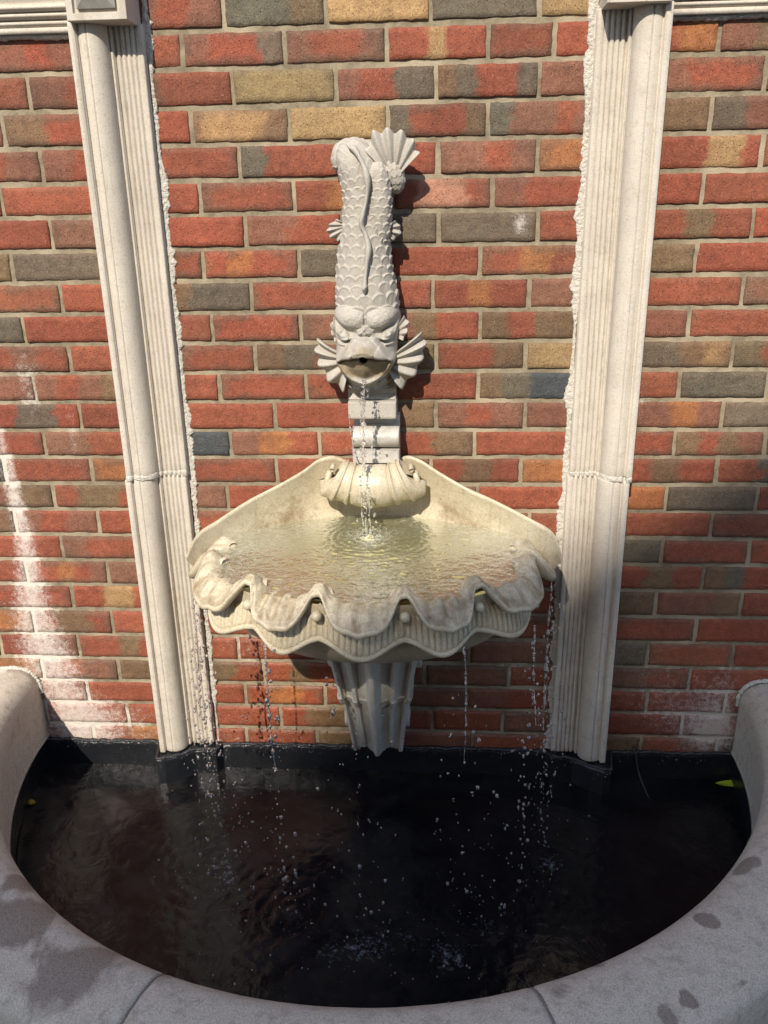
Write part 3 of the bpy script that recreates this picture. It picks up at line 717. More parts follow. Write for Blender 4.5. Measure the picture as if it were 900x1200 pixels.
# underside
na3 = 240; al3 = np.linspace(-math.pi, math.pi, na3, endpoint=False)
rows = []
for t in np.linspace(0, 1, 40):
    q = math.cos(t * math.pi / 2) ** .48; zz = -1.02 - .06 * min(1, t * 6) - .165 * math.sin(t * math.pi / 2) ** 1.6
    P = bowl_pt(al3, .011, zz); c = np.array([CX, CY + .10 * t, 0]); P[:, :2] = c[:2] + (P[:, :2] - np.array([CX, CY])) * (.12 + .88 * q)
    rows.append(P)
mb = MB(); mb.grid(np.array(rows), wv=True, flip=False, Stain=.06); mb.f.append(tuple(range(mb.n - na3, mb.n)))
mb.build('underside', M['basin'], basin)
# inside of the bowl
rows = []; stn = []
for t in np.linspace(0, 1, 50):
    q = 1 - t; zz = -1.055 - .085 * (1 - q ** 2.6) - .0
    P = bowl_pt(al3, -.03, zz); P[:, :2] = np.array([CX, CY]) + (P[:, :2] - np.array([CX, CY])) * max(q, .004)
    P[:, 2] += .006 * np.cos(al3 * 14) * q ** 2 * (1 - q) * 3
    rows.append(P); stn.append(np.full(na3, .16 + 1.05 * sstep(.22, .62, t)))
rows.insert(0, bowl_pt(al3, .0, -1.03)); stn.insert(0, np.full(na3, .2))
mb = MB(); mb.grid(np.array(rows), wv=True, flip=True, Stain=np.array(stn)); mb.f.append(tuple(range(mb.n - na3, mb.n))[::-1])
mb.build('bowl_inside', M['bowl'] if 'bowl' in M else M['basin'], basin)
# back wing rising to the scroll
ET = np.array([(-.534, -.268, -1.022), (-.520, -.215, -.990), (-.485, -.175, -.973), (-.425, -.13, -.943), (-.36, -.095, -.917), (-.305, -.07, -.890), (-.275, -.060, -.870), (-.245, -.052, -.862), (-.225, -.045, -.868), (-.20, -.042, -.880), (-.155, -.042, -.885),
               (-.11, -.042, -.880), (-.085, -.045, -.868), (-.065, -.052, -.862), (-.035, -.060, -.872), (0, -.072, -.892), (.06, -.098, -.920), (.125, -.13, -.941), (.198, -.175, -.966), (.243, -.215, -.983), (.256, -.268, -1.016)])
nb_ = 260; Eg = catmull(ET, nb_); tb = np.linspace(0, 1, nb_)
ab = R(-97) - (math.pi * 2 - R(194)) * tb
Bg = bowl_pt(ab, -.03, -1.07)
rows = []; stn = []
# back of the edge, rounded, then the front surface
rows.append(np.stack([Eg[:, 0], np.full(nb_, .004), Eg[:, 2] - .035 - .30 * (-Eg[:, 1] - .04)], -1)); stn.append(np.zeros(nb_))
rows.append(Eg + np.array([0, .024, -.022])); stn.append(np.zeros(nb_))
rows.append(Eg + np.array([0, .020, -.006])); stn.append(np.zeros(nb_))
rows.append(Eg + np.array([0, .012, -.001])); stn.append(np.zeros(nb_))
for v in np.linspace(0, 1, 40):
    P = Eg * (1 - v) + Bg * v
    k_ = math.sin(math.pi * v ** .8)
    side = np.abs(tb - .5) * 2
    P[:, 1] += (.035 * k_) * (1 - side * .5); P[:, 2] -= .030 * k_ * (.6 + .8 * side)
    P[:, 1] = np.minimum(P[:, 1], -.012)
    P[:, 2] += (fbm(tb * 14, tb * 0 + v * 3, 3) - .45) * .006 + .006 * side ** 3 * math.sin(math.pi * v)
    rib = .003 * np.cos(tb * math.pi * 2 * 7) * sstep(.6, 1, side) * math.sin(math.pi * v)
    P[:, 2] += rib
    rows.append(P)
    stn.append(np.clip(.10 + .50 * side ** 1.5 * (.4 + .6 * v) + .35 * np.exp(-((side - .55) / .15) ** 2) * np.exp(-((v - .45) / .3) ** 2) + .15 * v, 0, 1))
mb = MB(); mb.grid(np.array(rows), flip=True, Stain=np.array(stn)); mb.build('back_wing', M['basin'], basin)
# scroll
xs = np.linspace(-1, 1, 140); hw = .092
ax_ = np.abs(xs)
prof = np.interp(ax_, [0, .25, .42, .47, .50, .53, .58, .66, .74, .77, .80, .84, .92, .965, .985, 1.0], [.047, .0465, .0435, .040, .0465, .047, .042, .041, .041, .0455, .046, .041, .040, .039, .033, .008])
cz = -.913 - .004 * (1 - ax_ ** 2) + .012 * ax_ ** 2; cyy = -.080 - .018 * (1 - ax_ ** 2)
nth = 90; th = np.linspace(0, 2 * math.pi, nth, endpoint=False)
V = np.zeros((140, nth, 3)); skew = .030
for i in range(140):
    rr_ = prof[i] * (1 + .02 * np.sin(th * 3 + 1))
    V[i, :, 0] = -.1475 + xs[i] * hw + np.sign(xs[i]) * ax_[i] ** 1.5 * -skew * np.sin(th)
    V[i, :, 1] = cyy[i] - rr_ * np.cos(th) * .95; V[i, :, 2] = cz[i] + rr_ * np.sin(th) * 1.05
mb = MB(); V += ((fbm(V[..., 0] * 60, V[..., 2] * 60, 3) - .45) * .002)[..., None]
mb.grid(V, wv=True, flip=True, Stain=np.broadcast_to(.12 + .22 * ax_[:, None], (140, nth)))
scr = mb.build('scroll', M['basin'], basin)
for sx in (-1, 1):      # the curled ends
    t = np.linspace(0, 4.6 * math.pi / 2 * 1.25, 90); r_ = .030 * np.exp(-t * .17)
    x0 = -.1475 + sx * (hw + .003)
    P = np.stack([x0 + sx * (.002 + .0025 * t / 5) - sx * skew * np.sin(t + .8) * r_ / .038 + 0 * t + sx * .012 * np.sin(t + .8) * r_ / .03, -.080 - r_ * np.cos(t + .8) * .95, -.901 + r_ * np.sin(t + .8)], -1)
    mb = MB(); mb.tube(P, np.linspace(.0055, .0075, 90), 10, Stain=.25); mb.build('volute', M['basin'], scr)

# water in the basin
def mat_basin_water():
    m = NT('basin_water'); p = m.p
    m.t.nodes.remove(p)
    tr_ = m.n('ShaderNodeBsdfTransparent'); tr_.inputs[0].default_value = (.90, .90, .68, 1)
    gl = m.n('ShaderNodeBsdfGlossy'); gl.inputs['Roughness'].default_value = .06
    fr = m.n('ShaderNodeFresnel'); fr.inputs['IOR'].default_value = 1.16
    mx_ = m.n('ShaderNodeMixShader'); b_ = m.n('ShaderNodeBump'); b_.inputs['Strength'].default_value = .35; b_.inputs['Distance'].default_value = .006
    m.l(m.math('ADD', m.noise(22, 4, .6, dist=1.6), m.noise(75, 3, .6)), b_.inputs['Height'])
    m.l(b_.outputs[0], gl.inputs['Normal']); pass
    m.l(fr.outputs[0], mx_.inputs[0]); m.l(tr_.outputs[0], mx_.inputs[1]); m.l(gl.outputs[0], mx_.inputs[2]); df = m.n('ShaderNodeBsdfDiffuse'); df.inputs[0].default_value = (.75, .74, .64, 1)
    fo = m.attr('Foam').outputs['Fac']
    rid = m.math('ABSOLUTE', m.math('SUBTRACT', m.noise(26, 4, .55, dist=2.2), .5))
    rid2 = m.math('ABSOLUTE', m.math('SUBTRACT', m.noise(55, 3, .55, dist=1.5), .5))
    fz = m.math('MAXIMUM', m.ramp(rid, .0, .035, 1, 0), m.ramp(rid2, .0, .03, .8, 0))  # white vein lines painted for the light sparkle on the ripples
    bub = m.ramp(m.voro(260), .15, .35, 1, 0)  # foam bubbles
    fz = m.math('MULTIPLY', m.math('MAXIMUM', fz, m.math('MULTIPLY', bub, .6)), fo)
    m2 = m.n('ShaderNodeMixShader'); m.l(fz, m2.inputs[0]); mk = m.n('ShaderNodeBsdfDiffuse'); mk.inputs[0].default_value = (.42, .40, .19, 1)
    m3 = m.n('ShaderNodeMixShader'); m3.inputs[0].default_value = .20; m.l(mx_.outputs[0], m3.inputs[1]); m.l(mk.outputs[0], m3.inputs[2])
    m.l(m3.outputs[0], m2.inputs[1]); m.l(df.outputs[0], m2.inputs[2])
    m.l(m2.outputs[0], m.out.inputs['Surface'])
    return m.m
nr_, nt_ = 190, 420
tr = np.linspace(0.002, 1, nr_); ta = np.linspace(-math.pi, math.pi, nt_, endpoint=False)
TR, TA = np.meshgrid(tr, ta, indexing='ij')
P = bowl_pt(TA, .014, WZ); P[..., :2] = np.array([CX, CY]) + (P[..., :2] - np.array([CX, CY])) * TR[..., None]
ix, iy = -.150, -.165
d0 = np.hypot(P[..., 0] - ix, P[..., 1] - iy)
rip = .0006 * np.cos(d0 / .0080 * math.pi) * np.exp(-d0 / .10)
rip = rip + .0030 * (fbm(P[..., 0] * 42, P[..., 1] * 55, 3) - .45) + .0004 * (noise2(P[..., 0] * 150, P[..., 1] * 150) - .5)
P[..., 2] += rip + .006 * np.exp(-(d0 / .012) ** 2)
fo_ = .75 * np.exp(-(d0 / .045) ** 2) + .30 * sstep(.45, .85, TR) * (.4 + .6 * np.abs(np.sin(TA))) * (.5 + fbm(P[..., 0] * 12, P[..., 1] * 12, 2)) + .06  # foam round the inflow, painted light streaks towards the rim
mb = MB(); mb.grid(P, wv=True, flip=True, Foam=np.clip(fo_, 0, .85))
bw = mb.build('water_in_basin', mat_basin_water()); tag(bw, kind='structure')


# ------------------------------------------------------------------ corbel under the basin
ped = empty('fluted_corbel', (-.150, -.02, -1.66))
tag(ped, 'fluted stone corbel carrying the shell basin down to the pool', 'corbel')
def corbel(z_of, W_of, D_of, name, zs, tip=.0, arch=0., st=.1):
    na_ = 220; t = np.linspace(0, 1, na_)
    # plan outline from left wall edge round to the right one, x in -1..1, y in 0..1
    ox = np.interp(t, [0, .12, .14, .18, .20, .23, .30, .32, .36, .38, .445, .46, .48, .52, .54, .555, .62, .64, .68, .70, .77, .80, .82, .86, .88, 1],
                   [-1, -1, -.97, -.89, -.86, -.82, -.60, -.56, -.46, -.42, -.17, -.12, -.05, .05, .12, .17, .42, .46, .56, .60, .82, .86, .89, .97, 1, 1])
    oy = np.interp(t, [0, .12, .14, .18, .20, .23, .30, .32, .36, .38, .445, .46, .48, .52, .54, .555, .62, .64, .68, .70, .77, .80, .82, .86, .88, 1],
                   [0, .70, .78, .80, .72, .70, .76, .86, .87, .79, .83, .93, 1, 1, .93, .83, .79, .87, .86, .76, .70, .72, .80, .78, .70, 0])
    k = 3; ker = np.ones(k) / k
    ox = np.convolve(np.pad(ox, k // 2, 'edge'), ker, 'valid'); oy = np.convolve(np.pad(oy, k // 2, 'edge'), ker, 'valid')
    rows = []
    rib = np.exp(-(ox / .22) ** 2); ch = np.abs(np.cos(ox * math.pi)) ** .5
    for i, s in enumerate(zs):
        z = z_of(s); e = .004 if i in (0, len(zs) - 1) else 0
        zz = z - (tip * rib + arch * (1 - ch)) * (s ** 4)
        rows.append(np.stack([-.150 + ox * (W_of(s) - e), -oy * (D_of(s) - e) + .004, zz], -1))
    V = np.array(rows); V[..., 1] -= (fbm(V[..., 0] * 40, V[..., 2] * 30, 2) - .4) * .0015
    mb = MB(); mb.grid(V, flip=True, Stain=st)
    mb.f.append(tuple(range(na_))[::-1]); mb.f.append(tuple(range(mb.n - na_, mb.n)))
    return mb.build(name, M['pedestal'], ped)
zs = np.concatenate([[0, .01], np.linspace(.03, .97, 30), [.99, 1]])
corbel(lambda s: -1.235 - .035 * s, lambda s: .132 - .004 * s, lambda s: .262 - .01 * s, 'top_plate', zs)
corbel(lambda s: -1.271 - .018 * s, lambda s: .124 - .010 * s, lambda s: .250 - .012 * s, 'neck_moulding', zs)
corbel(lambda s: -1.290 - .158 * s, lambda s: .112 - .026 * s ** .8, lambda s: .236 - .052 * s ** .9, 'upper_flutes', zs, tip=.016)
corbel(lambda s: -1.440 - .018 * s, lambda s: .092 - .004 * s, lambda s: .190 - .012 * s, 'drip_ledge', zs, tip=.016)
corbel(lambda s: -1.455 - .185 * s, lambda s: .082 - .018 * s, lambda s: .172 - .070 * s ** .8, 'lower_flutes', zs, tip=.0, arch=-.030, st=.2)
for sx in (-1, 1):
    for (zc, yc, rr0, nm) in ((-1.335, -.085, .040, 'side_volute'), (-1.535, -.06, .030, 'side_volute')):
        mb = MB(); th = np.linspace(0, 2 * math.pi, 40, endpoint=False); rows = []
        wx = .112 if zc > -1.4 else .080
        for (dx, k) in ((0, 1.0), (.012, 1.0), (.015, .93), (.013, .75), (.010, .7), (.010, .45), (.015, .4), (.017, .3), (.017, .02)):
            rows.append(np.stack([np.full(40, -.150 + sx * (wx - .014 + dx)), yc - rr0 * k * np.cos(th), zc + rr0 * 1.15 * k * np.sin(th)], -1))
        mb.grid(np.array(rows), wv=True, flip=(sx < 0), Stain=.15); mb.build(nm, M['pedestal'], ped)
# ------------------------------------------------------------------ pool: coping, liner, water
PX, PY = -.148, -.008
PWZ = -1.745
def mat_coping():
    m = NT('coping_stone')
    n1 = m.noise(7, 6, .6, dist=.6); n2 = m.noise(420, 3, .7); n3 = m.noise(45, 5, .7); n4 = m.noise(3.2, 4, .55)
    c = m.mix(m.ramp(n2, .35, .7), lin(214, 202, 183, .92), lin(176, 163, 145, .90))
    c = m.mix(m.ramp(n3, .45, .75, 0, .5), c, lin(138, 126, 112, .75))
    wet = m.attr('Wet').outputs['Fac']
    e = m.ramp(m.math('ADD', wet, m.math('MULTIPLY', m.math('SUBTRACT', n1, .5), 1.7)), .38, .58)
    brown = m.mix(m.ramp(n2, .35, .7), lin(160, 144, 128, .74), lin(118, 104, 91, .72))
    c = m.mix(m.math('MULTIPLY', e, .85), c, brown)
    sp = m.ramp(m.voro(800), .1, .3, 1, 0)
    c = m.mix(m.math('MULTIPLY', sp, .45), c, (.07, .065, .06))
    c = m.mix(m.ramp(m.noise(230, 3, .75), .5, .7, 0, .28), c, (.11, .10, .09))
    m.col(c); m.rough(m.ramp(e, 0, 1, .85, .6)); m.bump(m.math('ADD', m.math('MULTIPLY', n2, .7), n3), .5, .002)
    return m.m
M['coping'] = mat_coping()
pool = empty('pool_surround', (PX, -.95, -1.95)); tag(pool, 'curved grey stone coping wall round the dark pool', 'pool wall')
CP = [(-.004, -1.664), (-.001, -1.66), (0, -1.655), (0, -1.53)]
CP += [(.052 - .052 * math.cos(t), -1.514 + .055 * math.sin(t)) for t in np.linspace(.05, math.pi / 2, 14)]
CP += [(.07, -1.4575), (.10, -1.460), (.13, -1.467)]
CP += [(.138 + .034 * math.sin(t), -1.502 + .034 * math.cos(t)) for t in np.linspace(.15, math.pi / 2, 10)]
CP += [(.172, -1.53), (.171, -1.60), (.168, -1.603), (.12, -1.604), (.0, -1.665)]
CP = np.array(CP)
SPOTS = [(.575, -.615, .022, .9), (.545, -.635, .018, .8), (.46, -.764, .026, 1.0), (.44, -.752, .018, .8), (.40, -.781, .016, .7), (.337, -.873, .014, .9), (.334, -.91, .018, .6), (.371, -.901, .012, .9), (.388, -.908, .012, .9), (.344, -.938, .020, 1.0),
         (.465, -.875, .012, .6), (.48, -.865, .008, .7), (.19, -.91, .05, .6), (.256, -.846, .022, .6), (.25, -.93, .02, .5), (-.70, -.80, .05, .7), (-.60, -.90, .06, .5), (-.545, -.87, .04, .3), (-.76, -.71, .03, .7)]
def coping(b0, b1, name='coping_stone'):
    nb2 = int((b1 - b0) / .008); B = np.linspace(b0, b1, nb2)
    V = np.zeros((nb2, len(CP), 3)); wt_ = np.zeros((nb2, len(CP)))
    for i, b in enumerate(B):
        r0 = .905 + .008 * math.sin(b)
        e = .003 if i in (0, nb2 - 1) else 0
        r = r0 + CP[:, 0]; ca_, sa_ = math.cos(b), math.sin(b)
        V[i, :, 0] = PX - r * ca_ * (1.0); V[i, :, 1] = PY - r * sa_; V[i, :, 2] = CP[:, 1] - e
        if b < .02: V[i, :, 1] = .004
    X_, Y_ = V[..., 0], V[..., 1]
    V[..., 2] += (fbm(X_ * 25, Y_ * 25, 3) - .45) * .0022
    # splashed and damp parts, mostly the front middle
    ang = np.arctan2(-(Y_ - PY), -(X_ - PX))
    wet = .42 * np.exp(-((ang - 1.30) / .42) ** 2) * np.ones_like(X_) - .16
    wet = wet + .30 * np.exp(-((ang - .85) / .18) ** 2) * sstep(.02, .15, np.broadcast_to(CP[:, 0], X_.shape))
    for (px_, py_, rw, am) in SPOTS:
        wet = wet + am * np.exp(-((X_ - px_) ** 2 + (Y_ - py_) ** 2) / rw ** 2)
    mb = MB(); mb.grid(V, wv=True, flip=True, Wet=wet)
    mb.f.append(tuple(range(len(CP)))[::-1]); mb.f.append(tuple(range(mb.n - len(CP), mb.n)))
    return mb.build(name, M['coping'], pool)
J = [0, 1.255, 1.898, math.pi]
for a, b in zip(J[:-1], J[1:]):
    coping(a + (.0022 if a > 0 else 0), b - (.0022 if b < 3 else 0))
for b in J[1:-1]:
    P = np.array([(PX - (.905 + .008 * math.sin(b) + q[0]) * math.cos(b), PY - (.905 + .008 * math.sin(b) + q[0]) * math.sin(b), q[1] - .0044) for q in CP[2:32]])
    mb = MB(); mb.tube(P, .0018 + .0018 * fbm(np.arange(len(P)) * 1.7, np.arange(len(P)) * 0. + b, 3), 8); mb.build('coping_joint', mat_plain('grey_joint', lin(150, 142, 132, .7), .95, 90, .4, .8, .003), pool)
# drum below the coping, plinth moulding
def ring(rz, name, mat, b0=0.0, b1=math.pi, seg_=160, par=pool):
    B = np.linspace(b0, b1, seg_); V = np.zeros((seg_, len(rz), 3))
    for i, b in enumerate(B):
        for j, (r, z) in enumerate(rz): V[i, j] = (PX - r * math.cos(b), PY - r * math.sin(b) if 0 < i < seg_ - 1 else .003, z)
    mb = MB(); mb.grid(V, flip=True, Wet=.2, Stain=.2); return mb.build(name, mat, par)
M['plinth'] = mat_stone('plinth_stone', lin(138, 148, 154, .75), lin(96, 106, 112, .7), lin(84, 90, 92, .7), wet=True)
ring([(.93, -1.60), (1.035, -1.606), (1.035, -1.70), (1.05, -1.72), (1.085, -1.735), (1.10, -1.75), (1.105, -1.77), (1.12, -1.785), (1.16, -1.80), (1.165, -1.82), (1.165, -1.952)], 'drum', M['plinth'])
ring([(.911, -1.666), (.909, -1.70), (.906, -1.76), (.90, -1.93)], 'inner_drum', M['liner'])
# white mortar smear where the coping meets the bricks
for cx, s in ((PX - .985, -1), (PX + .985, 1)):
    t = np.linspace(0, 1, 120)
    q = catmull(CP[3:27], 120)
    Pm = np.stack([cx + 0 * t, -.002 + 0 * t, q[:, 1]], -1); Pm[:, 0] = PX + s * (.905 + q[:, 0] - .001)
    mb = MB(); mb.tube(Pm, .004 + .006 * (fbm(t * 40, t * 0 + s + 2, 4) - .2).clip(0, 1), 8); mb.build('mortar_smear', M['caulk'], pool)

# black rubber liner turned up against the wall and round the pilaster feet
ln = empty('pool_liner', (PX, -.02, -1.9)); tag(ln, 'glossy black rubber pool liner turned up under the bricks', 'pool liner')
nx_ = 1500; X = np.linspace(PX - .912, PX + .912, nx_)
def bulge(x):
    y = np.full_like(x, .010)
    for a, b in ((-.728, -.583), (.293, .438)):
        prof = np.interp(x, [a - .012, a, a + .02, a + .05, a + .09, b, b + .012] if a < 0 else [a - .012, a, b - .09, b - .05, b - .02, b, b + .012],
                         [0, .074, .074, .06, .03, .026, 0] if a < 0 else [0, .026, .03, .06, .074, .074, 0])
        y = np.maximum(y, .010 + prof)
    return y
Yb = bulge(X) + .006 * (fbm(X * 9, X * 0 + 1, 3) - .45)
topz = -1.671 + .004 * (fbm(X * 60, X * 0, 4) - .45) * 2
ts = [(0, .4), (.0, 1.0), (.012, 1.15), (.03, 1.1), (.05, 1.35), (.08, 1.3), (.2, 1.5)]
V = np.zeros((nx_, len(ts) + 1, 3))
V[:, 0] = np.stack([X, -Yb * .1 + .003, topz - .002], -1)
for j, (dz, k) in enumerate(ts):
    V[:, j + 1] = np.stack([X, -Yb - .004 * k - .004 * (fbm(X * 14, X * 0 + dz * 40, 3) - .45) * k, topz - dz], -1)
mb = MB(); mb.grid(V, flip=True); mb.build('upstand', M['liner'], ln)
mb = MB(); mb.tube(np.stack([X, -Yb - .003, topz + .001], -1), .003 + .003 * fbm(X * 110, X * 0 + 5, 3), 7); mb.build('sealant_edge', mat_plain('wet_sealant', (.03, .03, .032), .2, 200, .3, 1., .004), ln)
# pool floor
Bf = np.linspace(0, math.pi, 60); V = np.zeros((2, 60, 3)); V[0] = (PX, .0, -1.93)
V[1] = np.stack([PX - .90 * np.cos(Bf), -.90 * np.sin(Bf), np.full(60, -1.93)], -1)
mb = MB(); mb.grid(V, flip=True); mb.build('floor_sheet', M['liner'], ln)

def mat_pool_water():
    m = NT('pool_water'); o = m.tc.outputs['Object']
    sx = m.n('ShaderNodeSeparateXYZ'); m.l(o, sx.inputs[0])
    big = m.noise(5.5, 4, .55, dist=1.2); mid = m.noise(19, 5, .6, dist=.8); fine = m.noise(90, 3, .6)
    # silt clouds, painted paler to the left to stand for sunlit water
    sunlit_left = m.ramp(sx.outputs[0], -.9, .3, 1, .25)
    silt = m.math('MULTIPLY', m.ramp(m.math('ADD', m.math('MULTIPLY', big, .6), m.math('MULTIPLY', mid, .4)), .35, .70), sunlit_left)
    c = m.mix(silt, (.003, .0035, .005), (.030, .027, .025))
    spk = m.attr('Foam').outputs['Fac']
    fz = m.ramp(m.math('ADD', spk, m.math('MULTIPLY', m.math('SUBTRACT', m.noise(75, 6, .8), .5), 2.6)), .68, 1.2, 0, .5)
    fz = m.math('MULTIPLY', fz, m.ramp(spk, .02, .3))
    c = m.mix(fz, c, (.30, .33, .38))
    m.col(c); m.rough(m.ramp(fz, 0, .4, .04, .5)); m.p.inputs['IOR'].default_value = 1.33
    m.bump(m.math('ADD', m.math('MULTIPLY', mid, .8), m.math('MULTIPLY', fine, .2)), .30, .010)
    return m.m
M['pool_water'] = mat_pool_water()
nr_, nt_ = 420, 520
Rr, Bb = np.meshgrid(np.linspace(0.0005, .907, nr_), np.linspace(0, math.pi, nt_), indexing='ij')
X = PX - Rr * np.cos(Bb); Y = -Rr * np.sin(Bb) - .001
IMP = [(-.50, -.36, 1), (-.46, -.42, 1), (-.44, -.52, .8), (-.30, -.50, .8), (-.22, -.60, .7), (-.14, -.58, .9), (-.05, -.55, .6), (.03, -.60, 1), (.10, -.52, .8), (.20, -.44, .7), (.26, -.33, 1.2), (-.36, -.62, .5), (.0, -.72, .4), (-.56, -.30, .7)]
Zw = PWZ + 0 * X; Fo = 0 * X
for k_, (a, b, am) in enumerate(IMP):
    d = np.hypot(X - a, Y - b); wl = .026 + .006 * (k_ % 3)
    Zw += .00035 * am * np.cos(d / wl * 2 * math.pi + k_) * np.exp(-d / .16)
    Fo += am * np.exp(-(d / .05) ** 2) * .6
Fo += .22 * np.exp(-((X + .12) / .32) ** 2 - ((Y + .55) / .14) ** 2)
Zw += .0050 * (fbm(X * 9 + Y * 3, Y * 9, 3) - .45) + .0012 * (fbm(X * 38, Y * 38, 2) - .4)
mb = MB(); mb.grid(np.stack([X, Y, Zw], -1), flip=False, Foam=np.clip(Fo, 0, 1.2))
tag(mb.build('pool_water', M['pool_water']), kind='structure')

# ------------------------------------------------------------------ falling water
def mat_drop():
    m = NT('clear_water'); p = m.p
    p.inputs['Base Color'].default_value = (1, 1, 1, 1); p.inputs['Roughness'].default_value = .02
    p.inputs['IOR'].default_value = 1.33; p.inputs['Transmission Weight'].default_value = .92
    return m.m
M['drop'] = mat_drop()
SV = []; 
_t = np.linspace(0, math.pi, 7); _p = np.linspace(0, 2 * math.pi, 8, endpoint=False)
def add_drop(mb, x, y, z, r, el=1.):
    T_, P_ = np.meshgrid(_t, _p, indexing='ij'); wob = 1 + .18 * np.sin(P_ * 2 + x * 900) * np.sin(T_)
    mb.grid(np.stack([x + r * wob * np.sin(T_) * np.cos(P_), y + r * wob * np.sin(T_) * np.sin(P_), z + r * el * np.cos(T_)], -1), wv=True, flip=True)
def strand(mb, P, r0, seed, gap=.0):
    """wavering thread of water broken into beads"""
    N_ = 90 if gap > 0 else 150; P = catmull(P, N_); t = np.linspace(0, 1, N_)
    nz = fbm(t * 38 + seed, t * 0 + seed, 3); r = r0 * (.05 + 1.7 * np.clip(nz - .28, 0, 1))
    P[:, 0] += .0022 * (fbm(t * 14 + seed * 3, t * 0, 2) - .4) * 2; P[:, 1] += .002 * (fbm(t * 14 + seed * 5, t * 0 + 3, 2) - .4) * 2
    if gap <= 0: mb.tube(P, r * (.6 + .8 * np.abs(np.sin(t * 55 + seed + 9 * noise2(t * 6, t * 0 + seed)))), 7); return
    i = 0
    while i < 88:
        L_ = int(rng.integers(3, 12)); j = min(89, i + L_)
        if j - i >= 3:
            q = r[i:j].copy(); q[0] *= .15; q[-1] *= .3; mb.tube(P[i:j], q, 7)
        i = j + int(rng.integers(1, 2 + int(gap * 14 * (i / 90 + .3))))
mz = FZ(446)
mb = MB(); strand(mb, [(-.156, -.142, FZ(436)), (-.157, -.150, mz - .01), (-.158, -.150, -.72), (-.159, -.149, -.80), (-.160, -.148, -.868)], .0068, 1.3)
strand(mb, [(-.152, -.140, FZ(438)), (-.154, -.151, mz - .012), (-.162, -.152, -.74), (-.166, -.150, -.80), (-.163, -.150, -.868)], .0050, 4.1, .2)
strand(mb, [(-.148, -.139, FZ(438)), (-.148, -.148, mz - .015), (-.147, -.149, -.70)], .0026, 9.1, .5)
for i in range(26): add_drop(mb, -.157 + rng.normal(0, .009), -.15 + rng.normal(0, .006), -.69 - rng.random() * .18, .0012 + .0016 * rng.random(), 1.3)
tag(mb.build('water_stream', M['drop']), 'broken stream of water falling from the mouth of the fish', 'water stream')
mb = MB(); strand(mb, [(-.196, -.078, -.758), (-.193, -.083, -.80), (-.186, -.09, -.84), (-.176, -.10, -.868)], .0028, 2.2)
tag(mb.build('water_trickle', M['drop']), 'thin trickle down the left edge of the stone bracket', 'water trickle')
# run over the scroll into the basin
mb = MB()
for sd, x0 in ((1, -.166), (5, -.158), (8, -.150)):
    Q = [(x0 + .003 * math.sin(a * 3 + sd), -.098 - (.0465) * math.sin(a), -.917 + .0485 * math.cos(a)) for a in np.linspace(.1, 1.9, 8)]
    strand(mb, Q + [(x0, -.142, -.945), (x0 + .001, -.150, -.985), (x0, -.152, WZ)], .0036, sd * 1.7)
for i in range(30): add_drop(mb, -.158 + rng.normal(0, .012), -.15 + rng.normal(0, .010), -.90 - rng.random() * .11, .0012 + .0018 * rng.random(), 1.2)
tag(mb.build('water_run', M['drop']), 'water running over the scroll into the basin', 'water run')
def edge_fall(al_, s, z, lab, n=2, r0=.004, gap=.5, zend=-1.3, name='overflow_stream'):
    c = bowl_pt(np.array([al_]), s, z)[0]; mb = MB()
    for i in range(n):
        dx, dy = rng.normal(0, .004), rng.normal(0, .004)
        strand(mb, [(c[0] + dx, c[1] + dy, z), (c[0] + dx * 1.6, c[1] + dy - .004, z - .04), (c[0] + dx * 2.2, c[1] + dy - .007, (z + zend) / 2), (c[0] + dx * 2.8 + rng.normal(0, .006), c[1] + dy - .010, zend)], r0, rng.random() * 50, gap)
    o = mb.build(name, M['drop']); tag(o, lab, 'water stream', 'streams spilling over the basin rim'); return o
edge_fall(R(-96), .064, -1.075, 'beaded stream falling past the left pilaster from the far left lip', 1, .0052, 0, -1.42)
edge_fall(R(-60), .070, -1.085, 'stream dripping from the lip left of the second crest', 1, .0042, 0, -1.32)
edge_fall(R(-28), .070, -1.085, 'beaded thread of drops left of the central lobe', 1, .0048, 0, -1.36)
edge_fall(R(97), .066, -1.075, 'long chain of drops down the right pilaster', 1, .0056, 0, -1.45)
edge_fall(R(58), .070, -1.085, 'short stream dripping from the right-hand lobe', 1, .0038, 0, -1.30)
edge_fall(R(30), .070, -1.085, 'sparse drips from the lobe right of the centre', 1, .0036, 0, -1.33)
